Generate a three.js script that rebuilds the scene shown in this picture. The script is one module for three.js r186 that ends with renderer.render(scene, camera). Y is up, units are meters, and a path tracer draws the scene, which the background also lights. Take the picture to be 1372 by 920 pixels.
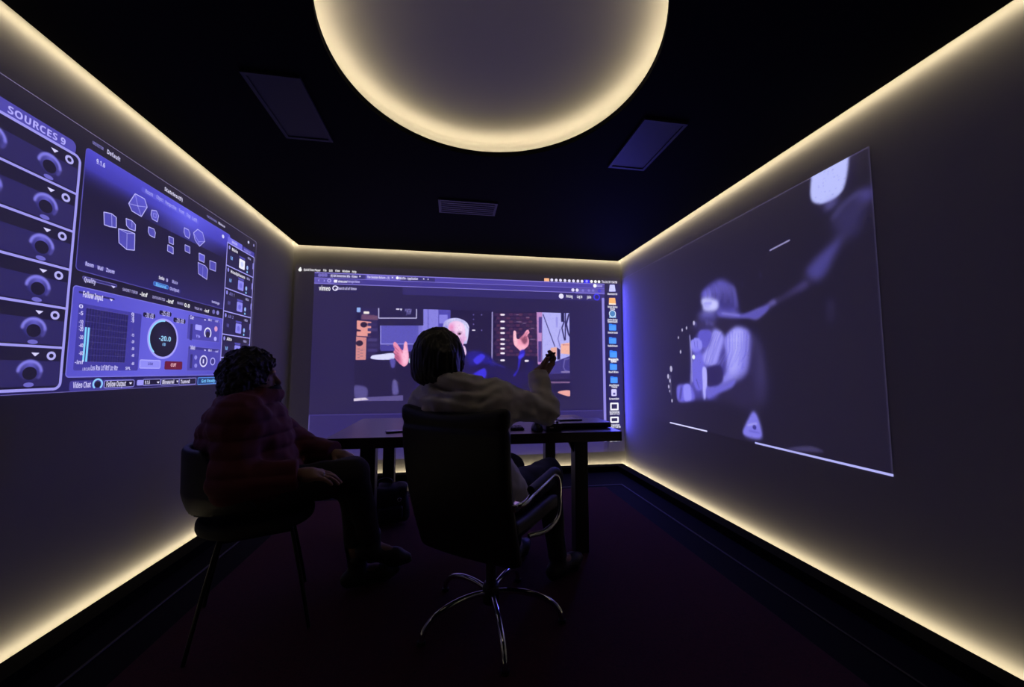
import * as THREE from 'three';
import { RectAreaLightUniformsLib } from 'three/addons/lights/RectAreaLightUniformsLib.js';
import { mergeGeometries } from 'three/addons/utils/BufferGeometryUtils.js';
import { RoundedBoxGeometry } from 'three/addons/geometries/RoundedBoxGeometry.js';
import { createNoise3D } from 'simplex-noise';

// ---------------------------------------------------------------- camera, exposure, large lights
RectAreaLightUniformsLib.init();
const scene = new THREE.Scene();
scene.background = new THREE.Color(0x000000);
const FOCAL = 499, FRAME_W = 1372, FRAME_H = 920;                 // focal length in photo pixels
const camera = new THREE.PerspectiveCamera(2 * Math.atan(FRAME_H / 2 / FOCAL) * 180 / Math.PI, FRAME_W / FRAME_H, 0.05, 50);
camera.position.set(0, 1.13, 0);
camera.rotation.order = 'YXZ';
camera.rotation.set(0.074, -0.16, 0.001);
camera.updateMatrixWorld(true);
scene.add(camera);
const renderer = new THREE.WebGLRenderer({ antialias: true });
renderer.toneMapping = THREE.LinearToneMapping;
renderer.toneMappingExposure = 1;
renderer.shadowMap.enabled = true;
renderer.shadowMap.type = THREE.PCFSoftShadowMap;

// the room, in metres: edges of the lowered ceiling and the floor curb; the walls stand a light gap behind them
const XL = -1.62, XR = 1.976, ZB = -4.168, ZF = 1.5, GAP = 0.07;
const WL = XL - GAP, WR = XR + GAP, WB = ZB - GAP, WF = ZF + GAP;
const YC = 2.46, YTOP = 2.66, YCURB = 0.06;
const LED = new THREE.Color().setRGB(1.0, 0.83, 0.50);
const LED_POWER = 33, RING_POWER = 33;
function areaLight(name, color, intensity, w, h, pos, dir) {
  const l = new THREE.RectAreaLight(color, intensity, w, h);
  l.name = name; l.position.set(...pos);
  l.lookAt(pos[0] + dir[0], pos[1] + dir[1], pos[2] + dir[2]);
  scene.add(l); return l;
}
const LX = (XL + XR) / 2, LW = WR - WL, LZ = (ZB + ZF) / 2, LD = WF - WB, IN = 0.024, UPY = YC + 0.034, LOY = YCURB - 0.034, TILT = 6;
for (const [y, s] of [[UPY, -1], [LOY, 1]]) {
  const P = LED_POWER * (s < 0 ? 1 : 0.95);
  areaLight('cove_light_back', LED, P, LW, 0.01, [LX, y, ZB - IN], [0, s, -TILT]);
  areaLight('cove_light_left', LED, P, LD, 0.01, [XL - IN, y, LZ], [-TILT, s, 0]);
  areaLight('cove_light_right', LED, P, LD, 0.01, [XR + IN, y, LZ], [TILT, s, 0]);
}
// the round tray in the ceiling: a ring of tape lights behind its lip
const RING = { x: 0.166, z: -1.519, r: 0.70, out: 0.738, y: YC + 0.045 };
for (let i = 0; i < 28; i++) {
  const a = (i + 0.5) / 28 * Math.PI * 2, c = Math.cos(a), s = Math.sin(a);
  areaLight('ring_light', LED, RING_POWER, 2 * Math.PI * RING.out / 28 * 0.98, 0.012, [RING.x + c * RING.out, RING.y, RING.z + s * RING.out], [-c * 0.12, 1, -s * 0.12]);
}
// the three lit pictures on the walls
const VIOLET = new THREE.Color().setRGB(0.40, 0.28, 1.0), BLUE = new THREE.Color().setRGB(0.085, 0.08, 1.0);
areaLight('screen_light_left', VIOLET, 0.05, 2.1, 1.15, [WL + 0.02, 1.64, -2.4], [1, 0, 0]);
areaLight('screen_light_back', VIOLET, 0.30, 3.3, 1.9, [0.15, 1.22, WB + 0.02], [0, 0, 1]);
areaLight('screen_light_right', VIOLET, 0.02, 2.7, 1.55, [WR - 0.02, 1.45, -2.85], [-1, 0, 0]);
areaLight('screen_light_icons', BLUE, 10.5, 0.17, 1.75, [1.935, 1.30, WB + 0.02], [0, 0, 1]);

// ---------------------------------------------------------------- helpers
let seed = 7;
const rnd = () => { seed = (seed * 1664525 + 1013904223) >>> 0; return seed / 4294967296; };
const noise3 = createNoise3D(() => rnd());
const taken = new Map();
function numbered(n) { const k = taken.get(n) ?? 0; taken.set(n, k + 1); return k ? n + '_' + String(k).padStart(3, '0') : n; }
const lin = (r, g, b) => new THREE.Color().setRGB(r, g, b);
const std = (c, rough, o = {}) => new THREE.MeshStandardMaterial({ color: c, roughness: rough, metalness: 0, ...o });
function mesh(name, geo, mat, parent) {
  const m = new THREE.Mesh(geo, mat); m.name = parent && parent !== scene ? name : numbered(name);
  m.castShadow = m.receiveShadow = true; (parent ?? scene).add(m); return m;
}
function tag(o, label, category, group) { o.userData.label = label; o.userData.category = category; if (group) o.userData.group = group; return o; }
function struct(name, geo, mat, label) { const m = mesh(name, geo, mat); m.userData.kind = 'structure'; if (label) m.userData.label = label; return m; }
function thing(name, label, category, pos = [0, 0, 0], turn = 0, group) {
  const g = new THREE.Group(); g.name = numbered(name); g.position.set(...pos); g.rotation.y = turn; scene.add(g);
  return tag(g, label, category, group);
}
const box = (x0, x1, y0, y1, z0, z1) => new THREE.BoxGeometry(x1 - x0, y1 - y0, z1 - z0).translate((x0 + x1) / 2, (y0 + y1) / 2, (z0 + z1) / 2);
const rbox = (x0, x1, y0, y1, z0, z1, r = 0.004, seg = 2) => new RoundedBoxGeometry(x1 - x0, y1 - y0, z1 - z0, seg, r).translate((x0 + x1) / 2, (y0 + y1) / 2, (z0 + z1) / 2);
const V = (x, y, z) => new THREE.Vector3(x, y, z);
const tube = (pts, r, seg = 32, rad = 10) => new THREE.TubeGeometry(new THREE.CatmullRomCurve3(pts.map(p => V(...p))), seg, r, rad, false);
const merge = (gs) => mergeGeometries(gs.map(g => { const q = g.index ? g.toNonIndexed() : g; for (const k of Object.keys(q.attributes)) if (!['position', 'normal', 'uv'].includes(k)) q.deleteAttribute(k); return q; }));

// signed-distance modelling: a field on a grid, meshed by naive surface nets
const mixn = (a, b, t) => a + (b - a) * t;
const clamp = (x, a, b) => Math.min(b, Math.max(a, x));
const smin = (a, b, k) => { const h = clamp(0.5 + 0.5 * (b - a) / k, 0, 1); return mixn(b, a, h) - k * h * (1 - h); };
const smax = (a, b, k) => -smin(-a, -b, k);
function bone(a, b, ra, rb) {
  const dx = b[0] - a[0], dy = b[1] - a[1], dz = b[2] - a[2], L = dx * dx + dy * dy + dz * dz || 1e-9;
  return (x, y, z) => {
    const px = x - a[0], py = y - a[1], pz = z - a[2], t = clamp((px * dx + py * dy + pz * dz) / L, 0, 1);
    return Math.hypot(px - dx * t, py - dy * t, pz - dz * t) - mixn(ra, rb, t);
  };
}
// ellipsoid with its own axes: centre c, radii r, front direction (turn about y)
function blob(c, r, turn = 0, tilt = 0) {
  const ct = Math.cos(turn), st = Math.sin(turn), cx = Math.cos(tilt), sx = Math.sin(tilt), m = Math.min(...r);
  return (x, y, z) => {
    const px = x - c[0], py = y - c[1], pz = z - c[2], qx = ct * px - st * pz, q0 = st * px + ct * pz, qy = cx * py + sx * q0, qz = -sx * py + cx * q0;
    const k0 = Math.hypot(qx / r[0], qy / r[1], qz / r[2]), k1 = Math.hypot(qx / r[0] / r[0], qy / r[1] / r[1], qz / r[2] / r[2]);
    return k1 > 1e-9 ? k0 * (k0 - 1) / k1 : -m;
  };
}
const union = (k, ...fs) => (x, y, z) => { let d = fs[0](x, y, z); for (let i = 1; i < fs.length; i++) d = smin(d, fs[i](x, y, z), k); return d; };
function nets(f, lo, hi, cell) {
  const n = [0, 1, 2].map(i => Math.ceil((hi[i] - lo[i]) / cell) + 1), [nx, ny, nz] = n;
  const F = new Float32Array(nx * ny * nz), id = (i, j, k) => i + nx * (j + ny * k);
  for (let k = 0; k < nz; k++) for (let j = 0; j < ny; j++) for (let i = 0; i < nx; i++) F[id(i, j, k)] = f(lo[0] + i * cell, lo[1] + j * cell, lo[2] + k * cell);
  const pos = [], idx = [], vid = new Int32Array(nx * ny * nz).fill(-1);
  const E = [[0, 1], [0, 2], [0, 4], [1, 3], [1, 5], [2, 3], [2, 6], [3, 7], [4, 5], [4, 6], [5, 7], [6, 7]], v = new Float32Array(8);
  for (let k = 0; k < nz - 1; k++) for (let j = 0; j < ny - 1; j++) for (let i = 0; i < nx - 1; i++) {
    let neg = 0;
    for (let c = 0; c < 8; c++) { v[c] = F[id(i + (c & 1), j + ((c >> 1) & 1), k + (c >> 2))]; if (v[c] < 0) neg++; }
    if (!neg || neg === 8) continue;
    let sx = 0, sy = 0, sz = 0, m = 0;
    for (const [a, b] of E) if ((v[a] < 0) !== (v[b] < 0)) {
      const t = v[a] / (v[a] - v[b]);
      sx += mixn(a & 1, b & 1, t); sy += mixn((a >> 1) & 1, (b >> 1) & 1, t); sz += mixn(a >> 2, b >> 2, t); m++;
    }
    vid[id(i, j, k)] = pos.length / 3;
    pos.push(lo[0] + (i + sx / m) * cell, lo[1] + (j + sy / m) * cell, lo[2] + (k + sz / m) * cell);
  }
  const quad = (a, b, c, d, flip) => { if (a < 0 || b < 0 || c < 0 || d < 0) return; flip ? idx.push(a, c, b, a, d, c) : idx.push(a, b, c, a, c, d); };
  for (let k = 1; k < nz - 1; k++) for (let j = 1; j < ny - 1; j++) for (let i = 1; i < nx - 1; i++) {
    const s = F[id(i, j, k)] < 0;
    if (s !== F[id(i + 1, j, k)] < 0) quad(vid[id(i, j - 1, k - 1)], vid[id(i, j, k - 1)], vid[id(i, j, k)], vid[id(i, j - 1, k)], !s);
    if (s !== F[id(i, j + 1, k)] < 0) quad(vid[id(i - 1, j, k - 1)], vid[id(i - 1, j, k)], vid[id(i, j, k)], vid[id(i, j, k - 1)], !s);
    if (s !== F[id(i, j, k + 1)] < 0) quad(vid[id(i - 1, j - 1, k)], vid[id(i, j - 1, k)], vid[id(i, j, k)], vid[id(i - 1, j, k)], !s);
  }
  const g = new THREE.BufferGeometry();
  g.setAttribute('position', new THREE.Float32BufferAttribute(pos, 3)); g.setIndex(idx);
  // normals from the field itself
  const N = new Float32Array(pos.length), e = cell * 0.5;
  for (let q = 0; q < pos.length; q += 3) {
    const x = pos[q], y = pos[q + 1], z = pos[q + 2];
    const gx = f(x + e, y, z) - f(x - e, y, z), gy = f(x, y + e, z) - f(x, y - e, z), gz = f(x, y, z + e) - f(x, y, z - e), l = Math.hypot(gx, gy, gz) || 1;
    N[q] = gx / l; N[q + 1] = gy / l; N[q + 2] = gz / l;
  }
  g.setAttribute('normal', new THREE.BufferAttribute(N, 3));
  return g;
}
// fine fabric / fibre relief as a bump texture
function noiseTexture(size, fn, repeat) {
  const d = new Uint8Array(size * size * 4);
  for (let j = 0; j < size; j++) for (let i = 0; i < size; i++) { const v = clamp(fn(i / size, j / size), 0, 1) * 255, o = (j * size + i) * 4; d[o] = d[o + 1] = d[o + 2] = v; d[o + 3] = 255; }
  const t = new THREE.DataTexture(d, size, size); t.wrapS = t.wrapT = THREE.RepeatWrapping; t.magFilter = THREE.LinearFilter; t.minFilter = THREE.LinearMipmapLinearFilter; t.generateMipmaps = true;
  if (repeat) t.repeat.set(...repeat); t.needsUpdate = true; return t;
}
// a photo pixel gives a direction; where it meets a wall or a height gives the place
const camRot = new THREE.Matrix4().makeRotationFromEuler(camera.rotation);
const sight = (px, py) => V((px - FRAME_W / 2) / FOCAL, -(py - FRAME_H / 2) / FOCAL, -1).applyMatrix4(camRot);
const hit = (axis, value, px, py) => { const d = sight(px, py); return d.multiplyScalar((value - camera.position[axis]) / d[axis]).add(camera.position); };

// ---------------------------------------------------------------- the room
const plaster = noiseTexture(256, (u, v) => 0.5 + 0.25 * (rnd() - 0.5) + 0.25 * Math.sin(u * 50.3) * Math.sin(v * 43.9) * 0.3, [1, 1]);
const wallColor = lin(0.28, 0.272, 0.275);
const matte = (r, g, b, spec = 0.12) => new THREE.MeshPhysicalMaterial({ color: lin(r, g, b), roughness: 0.8, specularIntensity: spec });
const M = {
  wall: std(wallColor, 0.92, { bumpMap: plaster, bumpScale: 0.0006 }),
  black: matte(0.0035, 0.0035, 0.004),
  ceiling: matte(0.0025, 0.0025, 0.0028),
  tray: std(lin(0.42, 0.41, 0.415), 0.95),
  floor: matte(0.004, 0.004, 0.005, 0.25),
  chrome: new THREE.MeshStandardMaterial({ color: lin(0.75, 0.75, 0.78), roughness: 0.12, metalness: 1 }),
  steel: new THREE.MeshStandardMaterial({ color: lin(0.35, 0.35, 0.37), roughness: 0.3, metalness: 1 }),
  tape: std(lin(0.6, 0.6, 0.55), 0.6, { emissive: LED, emissiveIntensity: 0.9 }),
};
const T = 0.1;
struct('wall_left', box(WL - T, WL, -0.1, YTOP, WB - T, WF + T), M.wall);
struct('wall_right', box(WR, WR + T, -0.1, YTOP, WB - T, WF + T), M.wall);
struct('wall_back', box(WL, WR, -0.1, YTOP, WB - T, WB), M.wall);
struct('wall_front', box(WL, WR, -0.1, YTOP, WF, WF + T), M.black);
struct('floor', box(WL, WR, -0.1, 0, WB, WF), M.floor);
// lowered black ceiling with a round opening
{
  const s = new THREE.Shape(); s.moveTo(XL, -ZB); s.lineTo(XR, -ZB); s.lineTo(XR, -ZF); s.lineTo(XL, -ZF); s.closePath();
  const h = new THREE.Path(); h.absarc(RING.x, -RING.z, RING.r, 0, Math.PI * 2, true); s.holes.push(h);
  const g = new THREE.ExtrudeGeometry(s, { depth: 0.03, bevelEnabled: false, curveSegments: 96 }).rotateX(-Math.PI / 2).translate(0, YC, 0);
  const c = struct('ceiling', g, M.ceiling);
  const cover = mesh('upper_deck', box(WL - T, WR + T, YTOP, YTOP + 0.08, WB - T, WF + T), M.ceiling, c);
  cover.userData.label = 'black deck above the lowered ceiling';
  const pts = [[0.0, YC + 0.135], [0.765, YC + 0.135], [0.79, YC + 0.11], [0.795, YC + 0.031], [0.81, YC + 0.031], [0.81, YC + 0.15], [0.0, YC + 0.15]].map(p => new THREE.Vector2(...p));
  const t = mesh('round_tray', new THREE.LatheGeometry(pts, 128).translate(RING.x, 0, RING.z), M.tray, c);
  t.userData.label = 'pale round recess in the black ceiling';
}
// black curbs that hide the floor lights
const curbs = [['back', box(XL, XR, 0, YCURB, ZB, ZB + 0.1)], ['left', box(XL, XL + 0.1, 0, YCURB, ZB + 0.1, ZF)], ['right', box(XR - 0.1, XR, 0, YCURB, ZB + 0.1, ZF)], ['front', box(XL + 0.1, XR - 0.1, 0, YCURB, ZF - 0.1, ZF)]];
for (const [side, g] of curbs) struct('baseboard_' + side, g, M.black);
// slim metal strips let into the black floor
{
  const strip = std(lin(0.08, 0.08, 0.095), 0.3, { metalness: 1 });
  struct('trim_1', rbox(1.685, 1.697, 0, 0.006, -3.585, 1.2, 0.002), strip);
  struct('trim_2', rbox(-1.372, 1.697, 0, 0.006, -3.597, -3.585, 0.002), strip);
  struct('trim_3', rbox(-1.384, -1.372, 0, 0.006, -3.597, 1.2, 0.002), strip);
}
// dark red carpet
{
  const fib = noiseTexture(256, () => rnd());
  const cv = document.createElement('canvas'); cv.width = cv.height = 512; const c = cv.getContext('2d');
  c.fillStyle = '#480e22'; c.fillRect(0, 0, 512, 512);
  for (let i = 0; i < 9000; i++) { const k = rnd(); c.fillStyle = k < 0.5 ? 'rgba(82,15,40,0.35)' : 'rgba(42,8,22,0.35)'; c.fillRect(rnd() * 512, rnd() * 512, 2 + rnd() * 4, 1 + rnd() * 3); }
  const tx = new THREE.CanvasTexture(cv); tx.colorSpace = THREE.SRGBColorSpace; tx.wrapS = tx.wrapT = THREE.RepeatWrapping; tx.repeat.set(3, 5);
  fib.repeat.set(12, 20);
  const r = mesh('carpet', rbox(-1.2, 1.49, 0, 0.012, -3.52, 1.1, 0.004), std(new THREE.Color(0xffffff), 1, { map: tx, bumpMap: fib, bumpScale: 0.004 }));
  tag(r, 'dark red carpet on the black floor under the table', 'carpet');
}
// LED tapes: the glowing strips behind the ceiling edge, the curbs and the round lip
{
  const th = 0.006;
  const put = (label, g) => tag(mesh('led_strip', g, M.tape), label, 'light strip', 'warm LED strips around the room');
  for (const [y, where] of [[UPY + 0.004, 'above the black ceiling edge'], [LOY - 0.004 - th, 'behind the low black floor curb']]) {
    put('warm white LED strip ' + where + ' behind the table', box(WL + 0.02, WR - 0.02, y, y + th, ZB - IN - 0.006, ZB - IN + 0.006));
    put('warm white LED strip ' + where + ' beside the audio mixer picture', box(XL - IN - 0.006, XL - IN + 0.006, y, y + th, ZB, ZF));
    put('warm white LED strip ' + where + ' beside the singer picture', box(XR + IN - 0.006, XR + IN + 0.006, y, y + th, ZB, ZF));
  }
  const ring = thing('led_ring', 'warm white LED ring lighting the round ceiling recess', 'light ring', [RING.x, RING.y - 0.008, RING.z]);
  const pts = [[RING.out - 0.006, -0.007], [RING.out + 0.008, -0.007], [RING.out + 0.008, 0.005], [RING.out - 0.006, 0.005], [RING.out - 0.006, -0.007]].map(p => new THREE.Vector2(...p));
  mesh('tape', new THREE.LatheGeometry(pts, 128), M.tape, ring);
  const chip = new THREE.BoxGeometry(0.012, 0.004, 0.012), chipM = std(lin(0.8, 0.8, 0.7), 0.5, { emissive: LED, emissiveIntensity: 3 });
  for (let i = 0; i < 120; i++) { const a = i / 120 * Math.PI * 2, m = mesh('diode', chip, chipM, ring); m.position.set(Math.cos(a) * (RING.out + 0.001), 0.006, Math.sin(a) * (RING.out + 0.001)); m.rotation.y = -a; }
}
// switched-off ceiling panels
function ceilingPanel(name, label, category, x0, x1, z0, z1, col, rough, drop = 0.012) {
  const g = thing(name, label, category, [(x0 + x1) / 2, YC, (z0 + z1) / 2]);
  const w = (x1 - x0) / 2, d = (z1 - z0) / 2, f = 0.018;
  mesh('frame', merge([box(-w, w, -drop, 0, -d, -d + f), box(-w, w, -drop, 0, d - f, d), box(-w, -w + f, -drop, 0, -d + f, d - f), box(w - f, w, -drop, 0, -d + f, d - f)]), std(col.clone().multiplyScalar(1.3), rough), g);
  mesh('diffuser', box(-w + f, w - f, -drop * 0.6, 0, -d + f, d - f), std(col, rough), g);
  return g;
}
ceilingPanel('ceiling_light', 'switched-off ceiling light panel on the side of the singer picture', 'ceiling light', 0.985, 1.235, -2.2, -1.73, lin(0.03, 0.03, 0.045), 0.5);
ceilingPanel('ceiling_light', 'switched-off ceiling light panel on the side of the audio mixer picture', 'ceiling light', -0.945, -0.695, -2.205, -1.725, lin(0.012, 0.012, 0.02), 0.6);
{
  const v = ceilingPanel('ceiling_vent', 'small dark slatted ceiling vent between the round light and the far wall', 'vent', -0.12, 0.345, -3.075, -2.84, lin(0.05, 0.05, 0.06), 0.5);
  for (let i = 0; i < 5; i++) mesh('slat', box(-0.21, 0.21, -0.012, -0.007, -0.078 + i * 0.036, -0.066 + i * 0.036), std(lin(0.06, 0.06, 0.075), 0.4), v);
}

// ---------------------------------------------------------------- the three pictures thrown on the walls
// each is drawn in wall metres on its own canvas; read-offs from the photograph meet the wall first
function picture(axis, plane, h0, h1, y0, y1, W) {
  const H = Math.round(W * (y1 - y0) / Math.abs(h1 - h0)), cv = document.createElement('canvas'); cv.width = W; cv.height = H;
  const c = cv.getContext('2d'), k = W / Math.abs(h1 - h0), hk = axis === 'z' ? 'x' : 'z';
  const P = (px, py) => { const p = hit(axis, plane, px, py); return [(p[hk] - h0) / (h1 - h0) * W, (y1 - p.y) * k]; };
  const api = {
    cv, c, k, W, H, P, off: [0, 0, 1], bk: 1,
    crop(x, y, s) { api.off = [x, y, s]; },
    q(x, y) { return P(api.off[0] + x * api.off[2], api.off[1] + y * api.off[2]); },
    path(pts, smooth) {
      const a = pts.map(p => api.q(...p)); c.beginPath();
      if (smooth) { const n = a.length; c.moveTo(...a[0]); for (let i = 0; i < n; i++) { const p0 = a[(i + n - 1) % n], p1 = a[i], p2 = a[(i + 1) % n], p3 = a[(i + 2) % n], T = 0.15; c.bezierCurveTo(p1[0] + (p2[0] - p0[0]) * T, p1[1] + (p2[1] - p0[1]) * T, p2[0] - (p3[0] - p1[0]) * T, p2[1] - (p3[1] - p1[1]) * T, ...p2); } }
      else a.forEach((p, i) => i ? c.lineTo(...p) : c.moveTo(...p));
      c.closePath();
    },
    poly(pts, fill, smooth, blur) { if (blur) c.filter = 'blur(' + blur * api.bk + 'px)'; api.path(pts, smooth); c.fillStyle = fill; c.fill(); c.filter = 'none'; },
    stroke(pts, col, w, closed, blur) { if (blur) c.filter = 'blur(' + blur * api.bk + 'px)'; c.beginPath(); pts.forEach((p, i) => { const a = api.q(...p); i ? c.lineTo(...a) : c.moveTo(...a); }); if (closed) c.closePath(); c.strokeStyle = col; c.lineWidth = w; c.lineJoin = c.lineCap = 'round'; c.stroke(); c.filter = 'none'; },
    rect(x0, y0, x1, y1, fill, o = {}) {     // a wall-aligned rectangle through two seen corners
      const a = api.q(x0, y0), b = api.q(x1, y1), x = Math.min(a[0], b[0]), y = Math.min(a[1], b[1]), w = Math.abs(b[0] - a[0]), h = Math.abs(b[1] - a[1]);
      c.beginPath(); c.roundRect(x, y, w, h, o.r ?? 0); if (fill) { c.fillStyle = fill; c.fill(); } if (o.line) { c.strokeStyle = o.line; c.lineWidth = o.w ?? 3; c.stroke(); }
      return [x, y, w, h];
    },
    text(s, xa, ya, xb, yb, hgt, col, weight = 'bold') {   // stretched between two seen points at mid height; hgt in metres
      const a = api.q(xa, ya), b = api.q(xb, yb), px = hgt * k * 1.38; c.save(); c.font = weight + ' ' + px.toFixed(1) + 'px sans-serif'; c.textBaseline = 'middle'; c.fillStyle = col;
      const m = c.measureText(s).width || 1; c.translate(a[0], (a[1] + b[1]) / 2); c.scale((b[0] - a[0]) / m, 1); c.fillText(s, 0, 0); c.restore();
    },
    dot(x, y, r, fill, o = {}) { const a = api.q(x, y); c.beginPath(); c.ellipse(a[0], a[1], r * k * (o.sx ?? 1), r * k, 0, 0, 7); if (fill) { c.fillStyle = fill; c.fill(); } if (o.line) { c.strokeStyle = o.line; c.lineWidth = o.w ?? 3; c.stroke(); } },
    arc(x, y, r, a0, a1, col, w) { const a = api.q(x, y); c.beginPath(); c.arc(a[0], a[1], r * k, a0, a1); c.strokeStyle = col; c.lineWidth = w; c.lineCap = 'round'; c.stroke(); },
    glow(x, y, r, col) { const a = api.q(x, y), g = c.createRadialGradient(a[0], a[1], 0, a[0], a[1], r * k); g.addColorStop(0, col); g.addColorStop(1, 'rgba(0,0,0,0)'); c.fillStyle = g; c.fillRect(a[0] - r * k, a[1] - r * k, 2 * r * k, 2 * r * k); },
  };
  return api;
}
function hang(name, label, api, w, h, pos, turn) {
  const t = new THREE.CanvasTexture(api.cv); t.colorSpace = THREE.SRGBColorSpace; t.minFilter = THREE.LinearMipmapLinearFilter; t.generateMipmaps = true; t.anisotropy = 8;
  const m = mesh(name, new THREE.PlaneGeometry(w, h), std(wallColor, 0.92, { emissive: new THREE.Color(0xffffff), emissiveMap: t, emissiveIntensity: 1 }));
  m.position.set(...pos); m.rotation.y = turn; return tag(m, label, 'screen');
}

// --- left wall: audio mixer software
{
  const Z0 = -1.30, Z1 = -3.475, Y0 = 1.035, Y1 = 2.245;
  const p = picture('x', WL, Z0, Z1, Y0, Y1, 2048), { c, W, H } = p;
  const C2 = () => p.crop(60, 150, 300 / 1372), C3 = () => p.crop(60, 330, 300 / 1372), C0 = () => p.crop(0, 0, 1);
  c.fillStyle = '#0b0918'; c.beginPath(); c.roundRect(0, 0, W, H, 24); c.fill();
  c.strokeStyle = '#8f86b8'; c.lineWidth = 4; c.stroke();
  c.fillStyle = 'rgba(60,50,190,0.35)'; c.fillRect(0, H * 0.93, W, H * 0.07);
  // main stage panel
  C0(); const sp = p.rect(115, 197, 302, 415, '#0f0b2a', { r: 16, line: '#5a54b8', w: 4 });
  c.save(); c.beginPath(); c.roundRect(...sp, 16); c.clip();
  { // lit header band
    const g = c.createLinearGradient(0, sp[1], 0, sp[1] + sp[3] * 0.36); g.addColorStop(0, '#4a46c8'); g.addColorStop(0.45, '#3a36a8'); g.addColorStop(1, 'rgba(20,16,50,0)'); c.fillStyle = g; c.fillRect(sp[0], sp[1], sp[2], sp[3] * 0.36);
    const h = c.createRadialGradient(sp[0] + sp[2] * 0.6, sp[1] + sp[3] * 0.06, 10, sp[0] + sp[2] * 0.6, sp[1] + sp[3] * 0.06, sp[2] * 0.42); h.addColorStop(0, 'rgba(110,110,255,0.65)'); h.addColorStop(1, 'rgba(60,60,200,0)'); c.fillStyle = h; c.fillRect(sp[0], sp[1], sp[2], sp[3] * 0.34);
    const b = c.createLinearGradient(0, sp[1] + sp[3] * 0.5, 0, sp[1] + sp[3]); b.addColorStop(0, 'rgba(40,34,110,0)'); b.addColorStop(1, 'rgba(48,40,130,0.55)'); c.fillStyle = b; c.fillRect(sp[0], sp[1] + sp[3] * 0.5, sp[2], sp[3] * 0.5);
  }
  c.restore();
  C2(); p.text('9.1.6', 312, 300, 366, 328, 0.023, '#d8d6ff');
  p.rect(590, 455, 940, 690, 'rgba(130,130,255,0.25)', { r: 8 });
  for (const [s, a, b, d, e] of [['Room', 612, 482, 660, 508], ['Object', 680, 515, 722, 542], ['Perspective', 735, 550, 803, 590], ['Front', 820, 598, 850, 618], ['Top', 865, 625, 890, 642], ['Left', 900, 648, 930, 666]]) p.text(s, a, b, d, e, 0.022, 'rgba(200,200,255,0.85)', 'normal');
  p.dot(1090, 762, 0.014, '#d8d6ff');
  // wire cubes
  const cube = (pts, inner) => { p.poly(pts, 'rgba(96,92,220,0.75)'); p.stroke(pts, '#c4c0ff', 4, true); for (const l of inner) p.stroke(l, 'rgba(190,186,255,0.8)', 3); };
  cube([[550, 500], [608, 532], [624, 582], [588, 640], [530, 606], [510, 560]], [[[550, 500], [566, 575]], [[510, 560], [566, 575], [624, 582]], [[566, 575], [588, 640]]]);
  cube([[358, 612], [405, 622], [434, 645], [434, 708], [395, 702], [360, 690]], [[[405, 622], [407, 700]]]);
  cube([[494, 652], [530, 665], [552, 690], [550, 728], [515, 715], [497, 695]], [[[530, 665], [530, 705]]]);
  cube([[448, 714], [515, 730], [548, 745], [546, 846], [498, 842], [450, 800]], [[[448, 714], [500, 742], [548, 745]], [[500, 742], [498, 842]]]);
  cube([[652, 600], [680, 605], [694, 635], [686, 672], [655, 655], [647, 630]], [[[662, 620], [680, 625], [678, 648], [662, 640], [662, 620]]]);
  cube([[632, 703], [665, 716], [674, 738], [670, 770], [640, 755], [630, 735]], []);
  cube([[852, 708], [878, 722], [887, 748], [880, 774], [858, 760], [850, 735]], []);
  cube([[934, 718], [964, 740], [978, 792], [945, 822], [918, 785], [908, 740]], [[[908, 740], [940, 795]], [[940, 795], [945, 822]], [[940, 795], [978, 792]]]);
  cube([[756, 760], [785, 772], [785, 812], [758, 800]], []); cube([[750, 812], [784, 830], [784, 870], [748, 850]], []);
  cube([[856, 812], [886, 826], [886, 866], [856, 850]], []); cube([[942, 865], [976, 880], [974, 912], [942, 902]], []);
  C3(); cube([[942, 40], [976, 55], [974, 98], [942, 84]], []); cube([[936, 98], [980, 118], [996, 140], [990, 202], [938, 166]], [[[966, 122], [964, 190]]]); cube([[1008, 86], [1046, 100], [1044, 152], [1008, 138]], []);
  p.stroke([[770, -260], [772, -60]], 'rgba(70,66,180,0.5)', 3);
  // labels above the stage
  C2(); p.text('MONITOR', 288, 188, 357, 222, 0.017, '#8e88d8'); p.text('Default', 376, 243, 460, 287, 0.022, '#dcd8ff');
  p.text('Stateless(9)', 730, 472, 842, 535, 0.024, '#e6e2ff'); p.text('SESSION', 990, 638, 1052, 672, 0.015, '#8e88d8'); p.text('Nova', 1060, 680, 1102, 700, 0.018, '#dcd8ff'); p.dot(1246, 798, 0.012, '#d8d6ff'); p.rect(1276, 808, 1281, 826, '#9a94dc');
  // view buttons and the output row
  C3(); p.rect(236, 90, 425, 165, 'rgba(70,62,150,0.6)', { r: 8 }); p.text('Room', 244, 104, 296, 120, 0.020, '#c8c4ff'); p.text('Wall', 318, 126, 354, 140, 0.020, '#c8c4ff'); p.text('Zoom', 372, 142, 424, 158, 0.020, '#c8c4ff');
  c.fillStyle = '#120e26'; { const a = p.q(165, 178), b = p.q(1080, 420); c.fillRect(a[0], a[1] + 0, b[0] - a[0], 0.085 * p.k); }
  p.rect(228, 180, 436, 250, 'rgba(60,52,140,0.7)', { r: 8, line: '#6a64b8', w: 3 }); p.text('Quality', 236, 200, 308, 218, 0.022, '#d4d0ff'); p.poly([[402, 238], [430, 246], [416, 256]], '#d4d0ff');
  p.text('Solo', 695, 186, 730, 202, 0.021, '#f4f2ff'); p.text('0', 740, 204, 752, 210, 0.020, '#c8c4ff'); p.text('Mute', 776, 212, 812, 226, 0.020, '#b8b4f0');
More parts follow.
